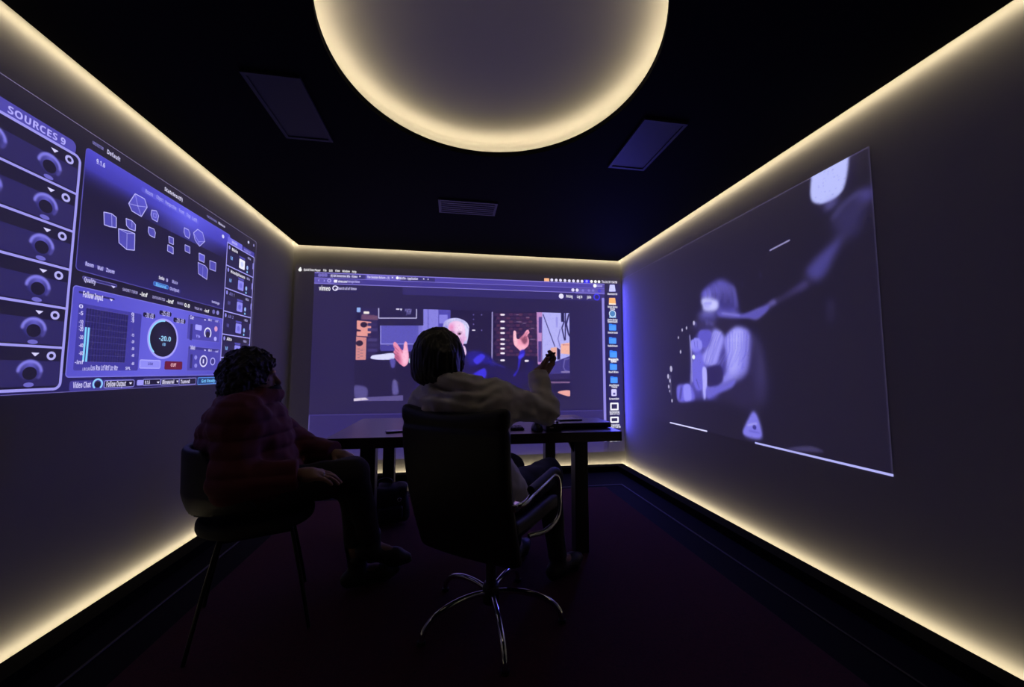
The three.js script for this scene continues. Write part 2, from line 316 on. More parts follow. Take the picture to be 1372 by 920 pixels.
  p.rect(664, 214, 752, 262, '#1f4fa8', { r: 6, line: '#5a9af0', w: 3 }); p.text('Binaural', 676, 232, 742, 250, 0.020, '#7cc8ff'); p.rect(756, 244, 828, 288, 'rgba(80,76,160,0.5)', { r: 6 }); p.text('Output', 762, 256, 820, 272, 0.020, '#b8b4f0');
  p.text('SHORT TERM', 472, 262, 566, 284, 0.016, '#b0aadf'); p.text('-inf', 578, 288, 626, 300, 0.024, '#ffffff'); p.text('INTEGRATED', 656, 308, 734, 328, 0.016, '#b0aadf'); p.text('-inf', 742, 330, 786, 342, 0.024, '#ffffff');
  p.text('RANGE', 808, 344, 846, 354, 0.016, '#b0aadf'); p.text('0.0', 852, 356, 886, 366, 0.024, '#ffffff'); p.text('TRUE PK', 914, 376, 962, 388, 0.016, '#b0aadf'); p.text('-inf', 972, 390, 1004, 398, 0.022, '#ffffff');
  p.rect(1016, 330, 1070, 352, 'rgba(90,86,180,0.5)', { r: 5 }); p.text('Settings', 1020, 336, 1068, 350, 0.017, '#d4d0ff'); p.dot(1032, 400, 0.016, '#6a66b0'); p.dot(1057, 406, 0.016, '#8a86d0');
  // big lavender control panel
  const b0 = p.q(170, 262), b1 = p.q(1078, 782); const bx = b0[0], by = p.q(170, 236)[1], bw = b1[0] - b0[0], bh = p.q(300, 798)[1] - by;
  { const g = c.createLinearGradient(bx, by, bx + bw, by + bh); g.addColorStop(0, '#4e49c0'); g.addColorStop(0.5, '#6460dc'); g.addColorStop(1, '#4a46b8'); c.beginPath(); c.roundRect(bx, by, bw, bh, 14); c.fillStyle = g; c.fill(); c.lineWidth = 4; c.strokeStyle = '#7d78e0'; c.stroke(); }
  p.rect(205, 272, 424, 330, '#28225f', { r: 8 }); p.text('Follow Input', 228, 292, 354, 316, 0.029, '#e2deff'); p.poly([[392, 318], [414, 326], [403, 336]], '#e2deff');
  p.rect(205, 345, 565, 760, '#3d389e', { r: 8 });
  { const a = p.q(250, 375), b = p.q(486, 712); c.fillStyle = '#2a2570'; c.fillRect(a[0], a[1], b[0] - a[0], b[1] - a[1]); const n = 16, w = (b[0] - a[0]) / n; for (let i = 0; i < n; i++) { c.fillStyle = '#1d1952'; c.fillRect(a[0] + i * w + w * 0.15, a[1], w * 0.6, b[1] - a[1]); if (i < 2) { c.fillStyle = '#7fd4ff'; const hy = a[1] + (b[1] - a[1]) * 0.36; c.fillRect(a[0] + i * w + w * 0.12, hy, w * 0.66, b[1] - hy); } }
    for (let j = 0; j < 9; j++) { c.fillStyle = 'rgba(160,155,240,0.3)'; c.fillRect(a[0], a[1] + (b[1] - a[1]) * j / 8 - 1, b[0] - a[0], 2); } }
  ['0', '-5', '-10', '-15', '-20', '-30', '-40', '-60', '-inf'].forEach((s, i) => { const y = [366, 408, 462, 488, 506, 555, 604, 653, 708][i]; p.text(s, i === 8 ? 178 : 204, y, 232, y, 0.018, '#d8d4ff'); });
  ['0', '-3', '-6', '-9', '-15', '-20', '-30', '-40', '-60'].forEach((s, i) => { const y = [414, 428, 442, 456, 542, 582, 625, 666, 716][i]; p.text(s, 526, y, 544, y, 0.017, '#d8d4ff'); });
  p.text('L R C LFE', 226, 752, 272, 752, 0.013, '#d8d4ff'); p.text('Lss Rss Ltf Rtf Ltr Rtr', 276, 744, 444, 744, 0.025, '#d8d4ff'); p.text('SPL', 490, 746, 522, 746, 0.017, '#d8d4ff');
  for (const [x, y, s] of [[638, 424, '-30 dB'], [738, 412, '-25 dB'], [824, 456, '-20 dB']]) { p.rect(x - 38, y - 22, x + 34, y + 18, '#15122e', { r: 8 }); p.text(s, x - 26, y, x + 26, y, 0.03, '#b8b4ea'); }
  { const a = p.q(724, 565), r = 0.113 * p.k; const g = c.createRadialGradient(a[0], a[1] - r * 0.4, 5, a[0], a[1], r); g.addColorStop(0, '#1c1838'); g.addColorStop(1, '#08070f'); c.beginPath(); c.arc(...a, r, 0, 7); c.fillStyle = g; c.fill(); c.lineWidth = 12; c.strokeStyle = '#a7a2ff'; c.stroke(); c.beginPath(); c.arc(...a, r * 0.93, Math.PI * 0.72, Math.PI * 1.5); c.lineWidth = 9; c.strokeStyle = '#8fd6ff'; c.stroke(); }
  p.text('-20.0', 696, 562, 770, 568, 0.030, '#9fdcff'); p.text('dB', 716, 598, 738, 600, 0.018, '#7fb8e8');
  p.rect(580, 694, 702, 746, '#8f8cf4', { r: 6, line: '#b4b0ff', w: 4 }); p.text('DIM', 628, 720, 660, 720, 0.015, '#3a3690');
  p.rect(734, 704, 836, 752, '#6a1226', { r: 6, line: '#54122a', w: 4 }); p.text('CUT', 768, 726, 802, 728, 0.020, '#ffd0d8');
  for (const [y0, y1, s] of [[412, 598, 'Cue'], [598, 770, 'Talkback']]) {
    p.rect(876, y0 + 12, 1066, y1 - 8, '#4641a8', { r: 6, line: '#6a66d0', w: 3 }); p.rect(880, y0 + 14, 1064, y0 + 46, '#332e86', { r: 4 }); p.text(s, 888, y0 + 20, s === 'Cue' ? 910 : 918, y0 + 24, 0.026, '#e2deff'); p.poly([[972, y0 + 32], [986, y0 + 36], [979, y0 + 44]], '#e2deff'); p.text('Mix 1', 998, y0 + 36, 1022, y0 + 40, 0.017, '#e2deff'); p.text('-inf', 1038, y0 + 44, 1060, y0 + 48, 0.015, '#c8c4ff'); p.rect(890, y0 + 62, 898, y1 - 24, '#2a2570');
  }
  p.rect(920, 476, 958, 516, '#a8a4ff', { r: 8 }); p.arc(996, 530, 0.034, Math.PI * 0.75, Math.PI * 2.25, '#f0eeff', 9); p.dot(996, 540, 0.022, '#17132f'); p.dot(1046, 505, 0.019, '#d79ac8'); p.dot(1042, 566, 0.016, '#b4b0ff'); p.text('Tb', 922, 548, 950, 552, 0.016, '#a8a4ff');
  p.dot(970, 702, 0.036, '#38337f', { line: '#dcd8ff', w: 9 }); p.rect(966, 690, 972, 716, '#dcd8ff'); p.dot(1026, 704, 0.024, '#38337f', { line: '#b8b4ff', w: 7 }); p.dot(922, 680, 0.014, '#8a86e0'); p.dot(922, 730, 0.014, '#8a86e0');
  // bottom bar
  p.rect(148, 822, 530, 868, '#3c3690', { r: 12 }); p.text('Video Chat', 168, 850, 278, 846, 0.028, '#d8d4ff'); p.arc(320, 842, 0.023, Math.PI * 0.75, Math.PI * 2.25, '#8fd0ff', 8); p.dot(320, 845, 0.015, '#0c0a1c');
  p.rect(362, 822, 542, 858, '#0e0b20', { r: 8, line: '#8f8ae0', w: 4 }); p.text('Follow Output', 372, 842, 494, 840, 0.028, '#e8e4ff'); p.poly([[512, 832], [532, 832], [522, 846]], '#e8e4ff');
  p.rect(562, 818, 600, 850, '#9a96f4', { r: 6 }); p.rect(602, 814, 704, 846, '#0e0b20', { r: 4, line: '#8f8ae0', w: 4 }); p.text('9.1.6', 610, 832, 640, 832, 0.021, '#e8e4ff'); p.poly([[682, 828], [700, 826], [692, 840]], '#e8e4ff');
  p.rect(710, 812, 818, 844, '#0e0b20', { r: 4, line: '#8f8ae0', w: 4 }); p.text('Binaural', 716, 830, 790, 828, 0.024, '#e8e4ff'); p.poly([[802, 822], [816, 821], [810, 834]], '#e8e4ff'); p.rect(822, 808, 922, 842, '#0e0b20', { r: 4, line: '#8f8ae0', w: 4 }); p.text('Tuned', 828, 828, 886, 826, 0.024, '#e8e4ff');
  p.rect(936, 804, 1060, 838, '#163a78', { r: 6, line: '#5aa0f0', w: 4 }); p.text('Get Ready', 956, 824, 1040, 820, 0.024, '#7cd0ff');
  // right column of speaker slots and left column of source slots, both on a 0.174 m pitch
  const X = (z) => (Z0 - z) / (Z0 - Z1) * W, Y = (y) => (Y1 - y) * p.k, S = 0.174 * p.k;
  const label = (t, x, y, px, col) => { c.font = 'bold ' + px + 'px sans-serif'; c.textBaseline = 'middle'; c.fillStyle = col; c.fillText(t, x, y); };
  {
    const x0 = X(-3.062), x1 = X(-3.448), w = x1 - x0, y0 = Y(2.1);
    c.fillStyle = '#6a66e0'; c.beginPath(); c.roundRect(x0, y0 - 44, w * 0.52, 46, 8); c.fill(); label('MAIN', x0 + 50, y0 - 22, 26, '#c8c4ff'); c.fillStyle = '#3d389e'; c.beginPath(); c.roundRect(x0 + w * 0.54, y0 - 38, w * 0.46, 40, 8); c.fill(); label('HEADSET', x0 + w * 0.58, y0 - 18, 24, '#9a96e0');
    c.fillStyle = '#17133a'; c.fillRect(x0, y0, w, 6 * S); c.strokeStyle = '#a29cf0'; c.lineWidth = 8; c.strokeRect(x0, y0, w, 6 * S);
    ['Main', 'Headphones', 'Alt 1', 'Alt 2', 'Alto', 'Sub'].forEach((t, i) => {
      const y = y0 + i * S; if (i) { c.fillStyle = '#a29cf0'; c.fillRect(x0, y - 4, w, 8); }
      c.fillStyle = '#0b0918'; c.fillRect(x0 + 6, y + 5, w - 12, 44); c.fillStyle = '#8a86e0'; c.beginPath(); c.ellipse(x0 + 28, y + 28, 11, 15, 0, 0, 7); c.fill(); label(t, x0 + 56, y + 30, 32, i === 2 || i === 3 ? '#7d78c4' : '#f4f2ff'); label('· Mix', x1 - 106, y + 30, 26, '#b4b0e8');
      const cx = x0 + w * 0.54, cy = y + S * 0.6; c.fillStyle = '#4a46a8'; c.beginPath(); c.moveTo(cx - 42, cy - 50); c.lineTo(cx + 42, cy - 50); c.lineTo(cx + 34, cy - 34); c.lineTo(cx - 34, cy - 34); c.fill();
      c.fillStyle = i ? '#8c88f0' : '#f4f4ff'; c.beginPath(); c.roundRect(cx - 38, cy - 30, 76, 72, 8); c.fill(); c.fillStyle = i ? '#6a66d4' : '#c8d0ff'; c.beginPath(); c.arc(cx, cy + 6, 20, 0, 7); c.fill();
      label('M', x0 + 44, cy, 36, i === 2 || i === 3 ? '#5a56a0' : '#7fb0f0'); c.fillStyle = '#9ab8f4'; c.beginPath(); c.ellipse(cx + 76, cy + 12, 13, 17, 0, 0, 7); c.fill(); c.fillStyle = '#8ad0ff'; c.beginPath(); c.arc(cx + 76, y + S - 20, 9, 0, 7); c.fill(); label('♪', cx - 8, y + S - 20, 24, '#8a86d0'); c.fillStyle = '#8f8aec'; c.fillRect(x1 - 16, y + 50, 10, S * 0.3);
    });
  }
  {
    const xr = X(-1.928), xl = X(-1.31), y0 = Y(2.1), n = 6;
    c.fillStyle = '#4a44a8'; c.beginPath(); c.roundRect(xl, y0 - 54, xr - xl - 22, 60, 22); c.fill(); label('SOURCES 9', xr - 270, y0 - 26, 40, '#b4aefc');
    c.beginPath(); c.roundRect(xl, y0, xr - xl, n * S + 4, 26); c.fillStyle = '#100d26'; c.fill(); c.lineWidth = 11; c.strokeStyle = '#9d97ee'; c.stroke();
    for (let i = 0; i < n; i++) {
      const y = y0 + i * S; if (i) { c.fillStyle = '#9d97ee'; c.fillRect(xl, y - 5, xr - xl, 10); }
      c.fillStyle = 'rgba(52,46,128,0.55)'; c.fillRect(xl + 8, y + S * 0.34, xr - xl - 16, S * 0.6);
      for (let m = 0; m < 3; m++) {
        const x = xr - 116 - m * 190, cy = y + S * 0.6, g = c.createRadialGradient(x, cy - 30, 4, x, cy, 52); g.addColorStop(0, '#5d58bc'); g.addColorStop(0.7, '#2e2a70'); g.addColorStop(1, 'rgba(20,16,50,0)'); c.fillStyle = g; c.fillRect(x - 56, cy - 56, 112, 112);
        c.filter = 'blur(3px)'; c.lineWidth = 11; c.strokeStyle = '#8681ea'; c.beginPath(); c.arc(x, cy, 40, Math.PI * 1.02, Math.PI * 1.98); c.stroke(); c.strokeStyle = 'rgba(110,105,210,0.5)'; c.beginPath(); c.arc(x, cy, 40, Math.PI * 1.98, Math.PI * 2.2); c.stroke(); c.filter = 'none';
        c.fillStyle = '#0c0a1e'; c.beginPath(); c.arc(x, cy + 6, 25, 0, 7); c.fill(); c.fillStyle = '#6a65c4'; c.beginPath(); c.ellipse(x, y + S * 0.9, 18, 9, 0, 0, 7); c.fill();
      }
      c.fillStyle = '#d8d4ff'; c.beginPath(); c.moveTo(xr - 118, y + S * 0.15); c.lineTo(xr - 88, y + S * 0.15); c.lineTo(xr - 103, y + S * 0.24); c.fill();
      c.lineWidth = 9; c.strokeStyle = '#b4b0f4'; c.beginPath(); c.arc(xr - 44, y + S * 0.21, 13, 0, 7); c.stroke();
    }
  }
  hang('projected_picture', 'projected audio mixer software with floating cubes and lavender panels', p, Z0 - Z1, Y1 - Y0, [WL + 0.003, (Y0 + Y1) / 2, (Z0 + Z1) / 2], Math.PI / 2);
}

// --- back wall: computer desktop with a video page
{
  const X0 = -1.665, X1 = 2.042, Y0 = 0.185, Y1 = 2.27;
  const p = picture('z', WB, X0, X1, Y0, Y1, 2048), { c, W, H } = p;
  const px = (x) => (x - X0) * p.k, py = (y) => (Y1 - y) * p.k;
  const C4 = () => p.crop(380, 320, 240 / 1372), C5 = () => p.crop(600, 320, 240 / 1372), C6 = () => p.crop(380, 450, 240 / 1372), C7 = () => p.crop(600, 450, 240 / 1372);
  const V1 = () => p.crop(470, 400, 150 / 920), V2 = () => p.crop(620, 400, 160 / 981), FC = () => p.crop(580, 415, 60 / 920);
  c.fillStyle = '#140f22'; c.fillRect(0, 0, W, H);
  c.fillStyle = '#1a1440'; c.fillRect(px(1.83), py(2.2), W - px(1.83), H);       // wallpaper beside the window
  // menu bar
  C4(); p.text('▸', 88, 230, 100, 230, 0.03, '#ffffff'); p.dot(127, 237, 0.017, '#ffffff'); p.dot(130, 222, 0.008, '#ffffff');
  for (const [s, a, b, y] of [['QuickTime Player', 154, 284, 238], ['File', 303, 330, 241], ['Edit', 348, 377, 242], ['View', 395, 432, 244], ['Window', 450, 508, 247], ['Help', 524, 558, 251]]) p.text(s, a, y, b, y, 0.025, '#ffffff');
  C5(); p.rect(738, 300, 776, 328, '#ffb98a');
  for (const [x, y] of [[796, 314], [830, 316], [863, 317], [897, 319], [930, 321], [962, 322], [996, 323], [1027, 324]]) p.dot(x, y, 0.018, '#e6e2ff'); p.rect(1042, 312, 1085, 342, '#1c12ff'); p.dot(1063, 324, 0.016, '#a8a0ff'); for (const [x, y] of [[1100, 326], [1130, 327], [1157, 328]]) p.dot(x, y, 0.018, '#ffffff'); p.text('Thu Oct 30 1:54 PM', 1178, 330, 1296, 333, 0.03, '#f4f0ff');
  // browser window
  const bx0 = px(-1.472), bx1 = px(1.825), t0 = py(2.186);
  c.fillStyle = '#241c4c'; c.fillRect(bx0, t0, bx1 - bx0, H - t0);
  const rowA = py(2.132), rowB = py(2.071), rowC = py(1.977);
  c.fillStyle = '#4a3fa2'; c.fillRect(bx0, t0, bx1 - bx0, rowA - t0); c.fillStyle = '#40368f'; c.fillRect(bx0, rowA, bx1 - bx0, rowB - rowA);
  c.fillStyle = '#332c74'; c.fillRect(bx0, t0, px(-0.95) - bx0, rowA - t0); c.fillStyle = '#6257bc'; c.fillRect(px(-0.94), t0, px(-0.58) - px(-0.94), rowA - t0); c.fillStyle = '#2f2870'; c.fillRect(px(-0.575), t0 + 4, px(-0.2) - px(-0.575), rowA - t0 - 6);
  c.fillStyle = '#5a50b0'; c.fillRect(bx0, rowA, px(-1.27) - bx0, rowB - rowA); c.fillStyle = '#5a50b0'; c.fillRect(px(1.45), rowA + 6, bx1 - px(1.45), rowB - rowA);
  c.fillStyle = '#8378d4'; c.fillRect(bx0, t0 - 4, bx1 - bx0, 6); c.fillRect(bx0, rowA - 1, bx1 - bx0, 3); c.fillRect(bx0, rowB - 2, bx1 - bx0, 5);
  c.fillStyle = '#231c4e'; c.fillRect(bx0, rowB + 6, px(-0.55) - bx0, rowC - rowB - 10); c.fillStyle = '#2f2768'; c.fillRect(px(-0.55), rowB + 6, bx1 - px(-0.55), rowC - rowB - 6);
  C4(); for (const x of [278, 301, 324]) p.dot(x, 278, 0.018, '#6f66b8'); p.text('(4) BA Immersive Mix - Vimeo', 360, 283, 566, 287, 0.028, '#f0ecff'); p.text('×', 578, 287, 592, 287, 0.03, '#ffffff'); p.text('The Session Return - (1)', 640, 293, 812, 297, 0.028, '#e4e0ff'); p.text('×', 826, 297, 842, 298, 0.03, '#ffffff'); p.dot(872, 299, 0.016, '#ffffff'); p.text('Mixfile - Application', 886, 301, 1030, 306, 0.028, '#f0ecff'); p.text('×', 1066, 308, 1080, 308, 0.03, '#ffffff'); p.text('+', 1100, 310, 1114, 310, 0.03, '#ffffff');
  p.text('‹', 264, 316, 276, 316, 0.04, '#b4acf0'); p.text('›', 306, 318, 318, 318, 0.04, '#b4acf0'); p.dot(350, 320, 0.016, null, { line: '#b4acf0', w: 5 }); p.rect(386, 312, 412, 335, '#f0ecff', { r: 4 }); p.text('vimeo.com/', 418, 325, 490, 326, 0.028, '#ffffff'); p.text('manage/videos', 490, 326, 584, 328, 0.028, '#c0b8ec');
  p.text('vimeo', 272, 377, 360, 379, 0.052, '#ffffff'); p.dot(396, 377, 0.024, null, { line: '#e8e4ff', w: 6 }); p.stroke([[402, 384], [409, 390]], '#e8e4ff', 7); p.text('Search all of Vimeo', 416, 380, 560, 382, 0.03, '#d8d2fa');
  C5(); p.dot(868, 438, 0.03, '#e8e4ff'); p.text('Pricing', 906, 440, 956, 440, 0.036, '#ffffff'); p.text('Log in', 988, 442, 1030, 442, 0.036, '#ffffff'); p.text('Join', 1066, 446, 1098, 446, 0.036, '#ffffff'); p.dot(1140, 445, 0.034, null, { line: '#3a34f4', w: 8 });
  p.dot(1126, 359, 0.022, '#ffffff'); p.text('Shared', 1138, 360, 1182, 361, 0.026, '#c8c0f4'); p.rect(948, 378, 1004, 404, '#221b52', { r: 8 }); p.dot(958, 391, 0.02, '#e4deff'); p.dot(990, 392, 0.02, '#e4deff'); for (const x of [1034, 1080, 1112]) p.dot(x, 395, 0.016, '#8078cc'); p.dot(1160, 398, 0.02, '#3c36d0');
  // right window edge, footer
  c.fillStyle = '#8f86dc'; c.fillRect(bx1 - 22, rowB + 30, 18, py(0.3) - rowB - 30);
  c.fillStyle = '#2b2262'; c.fillRect(bx0, py(0.665), bx1 - bx0 - 26, H - py(0.665)); c.fillStyle = '#5b519a'; c.fillRect(bx0, py(0.665), 5, py(0.30) - py(0.665)); c.fillStyle = '#43398a'; c.fillRect(bx0, py(0.665) - 3, bx1 - bx0 - 26, 4);
  // the video
  V1(); const va = p.q(46, 72), vb = [p.P(763.2, 475)[0], p.q(24, 842)[1]];
  c.save(); c.beginPath(); c.rect(va[0], va[1], vb[0] - va[0], vb[1] - va[1]); c.clip();
  c.fillStyle = '#1d1540'; c.fillRect(va[0], va[1], vb[0] - va[0], vb[1] - va[1]);
  p.poly([[240, 60], [820, 60], [820, 440], [600, 440], [240, 420]], '#4d46a0'); p.poly([[590, 60], [720, 60], [720, 440], [560, 440]], '#8680e0'); p.poly([[632, 60], [640, 60], [640, 440], [632, 440]], '#6a64c4'); p.poly([[555, 220], [590, 220], [590, 440], [555, 440]], '#7872d0'); p.poly([[720, 60], [815, 60], [815, 300], [720, 300]], '#4f48b0'); p.poly([[726, 132], [796, 132], [796, 204], [726, 204]], '#8680e4');
  p.poly([[245, 222], [556, 222], [556, 372], [245, 372]], '#5a54b8'); p.stroke([[246, 222], [246, 372], [556, 372]], '#a09aec', 5); p.poly([[245, 378], [500, 378], [500, 430], [245, 430]], '#463f9c');
  p.poly([[222, 60], [596, 60], [596, 220], [222, 220]], '#221a48'); p.stroke([[230, 60], [230, 160], [540, 160], [540, 60]], '#cac6ee', 6); p.rect(372, 80, 400, 92, '#ece8ff'); p.poly([[402, 80], [424, 80], [414, 104]], '#ece8ff'); p.text('Party', 444, 94, 500, 94, 0.05, '#8a84c8'); p.text('Jul', 456, 116, 492, 116, 0.04, '#7a74b8');
  p.poly([[80, 60], [222, 60], [222, 180], [240, 420], [165, 480], [130, 500], [80, 500]], '#2a2054'); p.rect(50, 72, 80, 112, '#93b4f0'); p.rect(106, 104, 152, 126, '#f6ece4'); p.poly([[90, 128], [222, 140], [222, 176], [86, 172]], '#6a4668');
  p.poly([[50, 178], [170, 190], [164, 312], [48, 306]], '#e89a94'); p.dot(108, 214, 0.03, '#2a1838', { sx: 1.2 }); p.poly([[48, 250], [84, 258], [80, 270], [48, 268]], '#3a2040'); p.poly([[44, 310], [130, 318], [124, 502], [40, 504]], '#d48a8a'); p.dot(72, 366, 0.03, '#2a1838', { sx: 1.2 }); for (let i = 0; i < 7; i++) p.rect(56 + (i % 2) * 22, 410 + i * 12, 74 + (i % 2) * 26, 414 + i * 12, '#6a4a78');
  for (let i = 0; i < 7; i++) p.rect(140, 200 + i * 42, 216, 226 + i * 42, ['#332a60', '#3e3470', '#2a2050', '#443a72'][i % 4]);
  p.poly([[166, 492], [178, 466], [250, 456], [350, 448], [352, 496], [240, 502]], '#dcdcff', true); p.poly([[26, 510], [360, 500], [360, 800], [26, 830]], '#1e1642'); p.poly([[322, 500], [366, 500], [362, 560], [346, 570], [332, 560]], '#564ea4', true, 3); p.poly([[344, 676], [378, 676], [392, 776], [344, 784]], '#5e5698', true, 4); p.poly([[30, 716], [130, 730], [132, 812], [40, 820]], '#544c8c', true, 5);
  p.poly([[24, 818], [130, 808], [300, 800], [430, 792], [430, 842], [24, 842]], '#5a508c'); p.poly([[24, 820], [120, 812], [150, 830], [24, 842]], '#d8cce0');
  // brick-brown back with light slots
  V2(); p.poly([[-40, 100], [610, 100], [610, 640], [-40, 640]], '#1e1540'); for (let j = 0; j < 12; j++) for (let i = 0; i < 9; i++) p.rect(258 + i * 40 + (j % 2) * 18, 118 + j * 30, 292 + i * 40 + (j % 2) * 18, 142 + j * 30, ['#3f2450', '#4a2850', '#35214e', '#522c50'][(i * 7 + j * 5) % 4]);
  for (const [x, y, w] of [[440, 188, 40], [490, 200, 30], [560, 240, 26], [440, 130, 20], [555, 330, 40], [520, 150, 30]]) p.rect(x, y, x + w, y + 5, '#a08aa8');
  p.stroke([[243, 112], [240, 520]], '#a39ad0', 8); for (const y of [132, 188, 243, 282, 334, 372, 410, 448, 506]) p.rect(308, y - 8, 346, y + 8, '#fdf6ff', { r: 6 }); p.rect(508, 502, 544, 520, '#fdf6ff', { r: 6 });
  for (const [x, y] of [[88, 132], [155, 132], [88, 170], [88, 210], [155, 260]]) p.dot(x, y, 0.008, '#6a60a8'); p.rect(76, 254, 104, 264, '#f4eeff', { r: 4 }); p.stroke([[236, 512], [300, 548]], '#8078b8', 6);
  p.poly([[606, 112], [652, 112], [648, 540], [616, 540]], '#c08ac8'); p.poly([[624, 150], [650, 150], [648, 280], [624, 280]], '#4c3c8c'); p.poly([[620, 350], [648, 350], [644, 520], [620, 520]], '#4c3c8c');
  p.poly([[652, 112], [880, 112], [880, 560], [652, 560]], '#b4b2f6'); p.stroke([[660, 130], [756, 392]], '#2e2a66', 5); p.stroke([[800, 250], [782, 330], [800, 400]], '#5a54a0', 4); p.rect(764, 150, 780, 236, '#9a96e4');
  p.poly([[806, 112], [832, 112], [834, 190], [808, 190]], '#1c1848'); p.poly([[838, 112], [848, 112], [846, 340], [838, 340]], '#221c54'); p.stroke([[870, 130], [850, 210], [868, 290], [880, 310]], '#2a265c', 10); p.stroke([[832, 190], [814, 240], [836, 340]], '#2a265c', 8);
  p.poly([[722, 404], [772, 398], [770, 470], [742, 490], [724, 470]], '#ecae9c'); p.poly([[806, 372], [880, 360], [880, 458], [804, 450]], '#f6b6a4'); p.rect(820, 376, 872, 382, '#c07a80'); p.poly([[774, 400], [800, 420], [800, 500], [776, 500]], '#1e1848');
  p.poly([[650, 560], [880, 470], [880, 640], [700, 640]], '#3c3480'); p.stroke([[880, 490], [836, 500], [826, 560], [840, 590], [880, 600]], '#6a62ac', 7); p.rect(806, 596, 880, 608, '#8a7cb0'); p.poly([[640, 620], [880, 614], [880, 660], [640, 664]], '#2a2058'); p.rect(700, 680, 880, 694, '#7a5a84'); p.poly([[780, 770], [810, 756], [880, 754], [880, 800], [830, 792]], '#f0a8a0', true);
  // the man on the video: grey hair, blue shirt, both hands raised
  const shade = (pts, base, spots) => { c.save(); p.path(pts, true); c.clip(); c.fillStyle = base; c.fill(); for (const [q, col, bl] of spots) p.poly(q, col, true, bl); c.restore(); };
  p.crop(0, 0, 1);
  p.poly([[590, 486], [608, 474], [624, 470], [644, 472], [662, 482], [684, 494], [700, 496], [708, 484], [716, 484], [712, 500], [704, 514], [680, 534], [560, 540], [566, 500]], '#1d1450', true, 6);
  p.poly([[626, 474], [640, 470], [656, 478], [664, 490], [644, 486], [630, 490]], '#221a86', true, 9); p.poly([[634, 482], [644, 474], [650, 478], [640, 488]], '#4036e4', true, 4); p.poly([[630, 504], [648, 493], [652, 500], [648, 508], [634, 512]], '#3a30dc', true, 4); p.stroke([[655, 484], [676, 492]], '#2e26a0', 6, false, 4); p.stroke([[636, 496], [656, 488]], '#140c38', 5, false, 3);
  FC(); shade([[560, 760], [650, 740], [690, 880], [640, 960], [560, 930]], '#d0a4e0', [[[[600, 760], [680, 740], [700, 900], [640, 900]], '#efd0f4', 8], [[[550, 760], [590, 780], [590, 930], [540, 900]], '#9a70b0', 8]]);
  shade([[205, 340], [235, 245], [330, 185], [470, 165], [600, 195], [700, 262], [742, 352], [735, 480], [708, 640], [650, 700], [300, 560], [215, 440]], '#b9b5f0', [[[[600, 230], [740, 300], [740, 600], [660, 680], [640, 400]], '#e2e0ff', 12], [[[330, 190], [480, 170], [600, 210], [480, 240], [380, 240]], '#e0deff', 10], [[[200, 330], [260, 260], [300, 400], [240, 460]], '#8f89dc', 8]]);
  for (let i = 0; i < 40; i++) { const t = i / 39, ax = 240 + t * 460, ay = 290 - Math.sin(t * 3.14) * 110 + rnd() * 26; p.stroke([[ax, ay], [ax + (t - 0.5) * 60, ay + 30 + rnd() * 30], [ax + (t - 0.45) * 90, ay + 60 + rnd() * 40]], i % 2 ? 'rgba(240,238,255,0.5)' : 'rgba(130,124,200,0.4)', 4, false, 1); }
  shade([[318, 340], [360, 268], [450, 228], [560, 245], [635, 312], [668, 450], [650, 640], [600, 770], [545, 840], [455, 770], [385, 630], [338, 520]], '#f0c2ec', [[[[470, 250], [600, 280], [640, 450], [600, 560], [500, 440]], '#ffe0fa', 18], [[[330, 330], [400, 290], [430, 360], [390, 420], [340, 420]], '#ea86bc', 10], [[[350, 440], [430, 470], [420, 600], [440, 700], [380, 640]], '#a4608c', 12], [[[600, 560], [660, 480], [650, 650], [600, 760], [560, 700]], '#d89cd0', 12], [[[450, 610], [500, 590], [520, 640], [460, 650]], '#c080a8', 6]]);
  p.poly([[500, 482], [545, 468], [592, 480], [560, 508], [520, 512]], '#7a3c68', true, 3); p.dot(548, 492, 0.012, '#2a1430'); p.poly([[372, 455], [430, 480], [420, 520], [384, 510]], '#4a2450', true, 3); p.stroke([[505, 458], [550, 444], [600, 456]], '#b490b8', 6, false, 2); p.stroke([[360, 440], [430, 460]], '#8a6090', 6, false, 2); p.stroke([[455, 500], [468, 585], [436, 620]], '#b06a9c', 6, false, 2); p.stroke([[560, 570], [590, 640], [580, 720]], '#b880b0', 5, false, 2);
  p.poly([[425, 635], [500, 640], [562, 690], [500, 684], [440, 670]], '#e4e0fa', true, 3); p.stroke([[470, 690], [552, 694]], '#4a2c5c', 7, false, 2); p.poly([[470, 715], [580, 730], [570, 800], [545, 842], [500, 800]], '#dcd6f6', true, 5); p.poly([[655, 540], [692, 560], [680, 640], [658, 620]], '#f0bce6', true, 2);
  V1(); shade([[350, 366], [362, 354], [378, 366], [402, 398], [428, 424], [436, 380], [446, 352], [462, 360], [468, 400], [478, 470], [470, 530], [440, 558], [410, 542], [380, 512], [358, 480], [364, 458], [350, 440], [362, 416], [352, 396]], '#f092b4', [[[[430, 420], [470, 420], [472, 520], [440, 550], [418, 490]], '#ffc0dc', 8], [[[440, 356], [462, 362], [464, 410], [442, 410]], '#ffb4d0', 4], [[[352, 440], [400, 470], [410, 530], [370, 510]], '#c06088', 8]]);
  for (const l of [[[356, 392], [396, 432]], [[356, 420], [392, 452]], [[360, 452], [392, 478]], [[368, 480], [398, 500]]]) p.stroke(l, '#a84c74', 4, false, 1); p.stroke([[404, 404], [426, 444]], '#b85880', 4, false, 1); p.rect(478, 488, 496, 530, '#b8e0e8', { r: 8 });
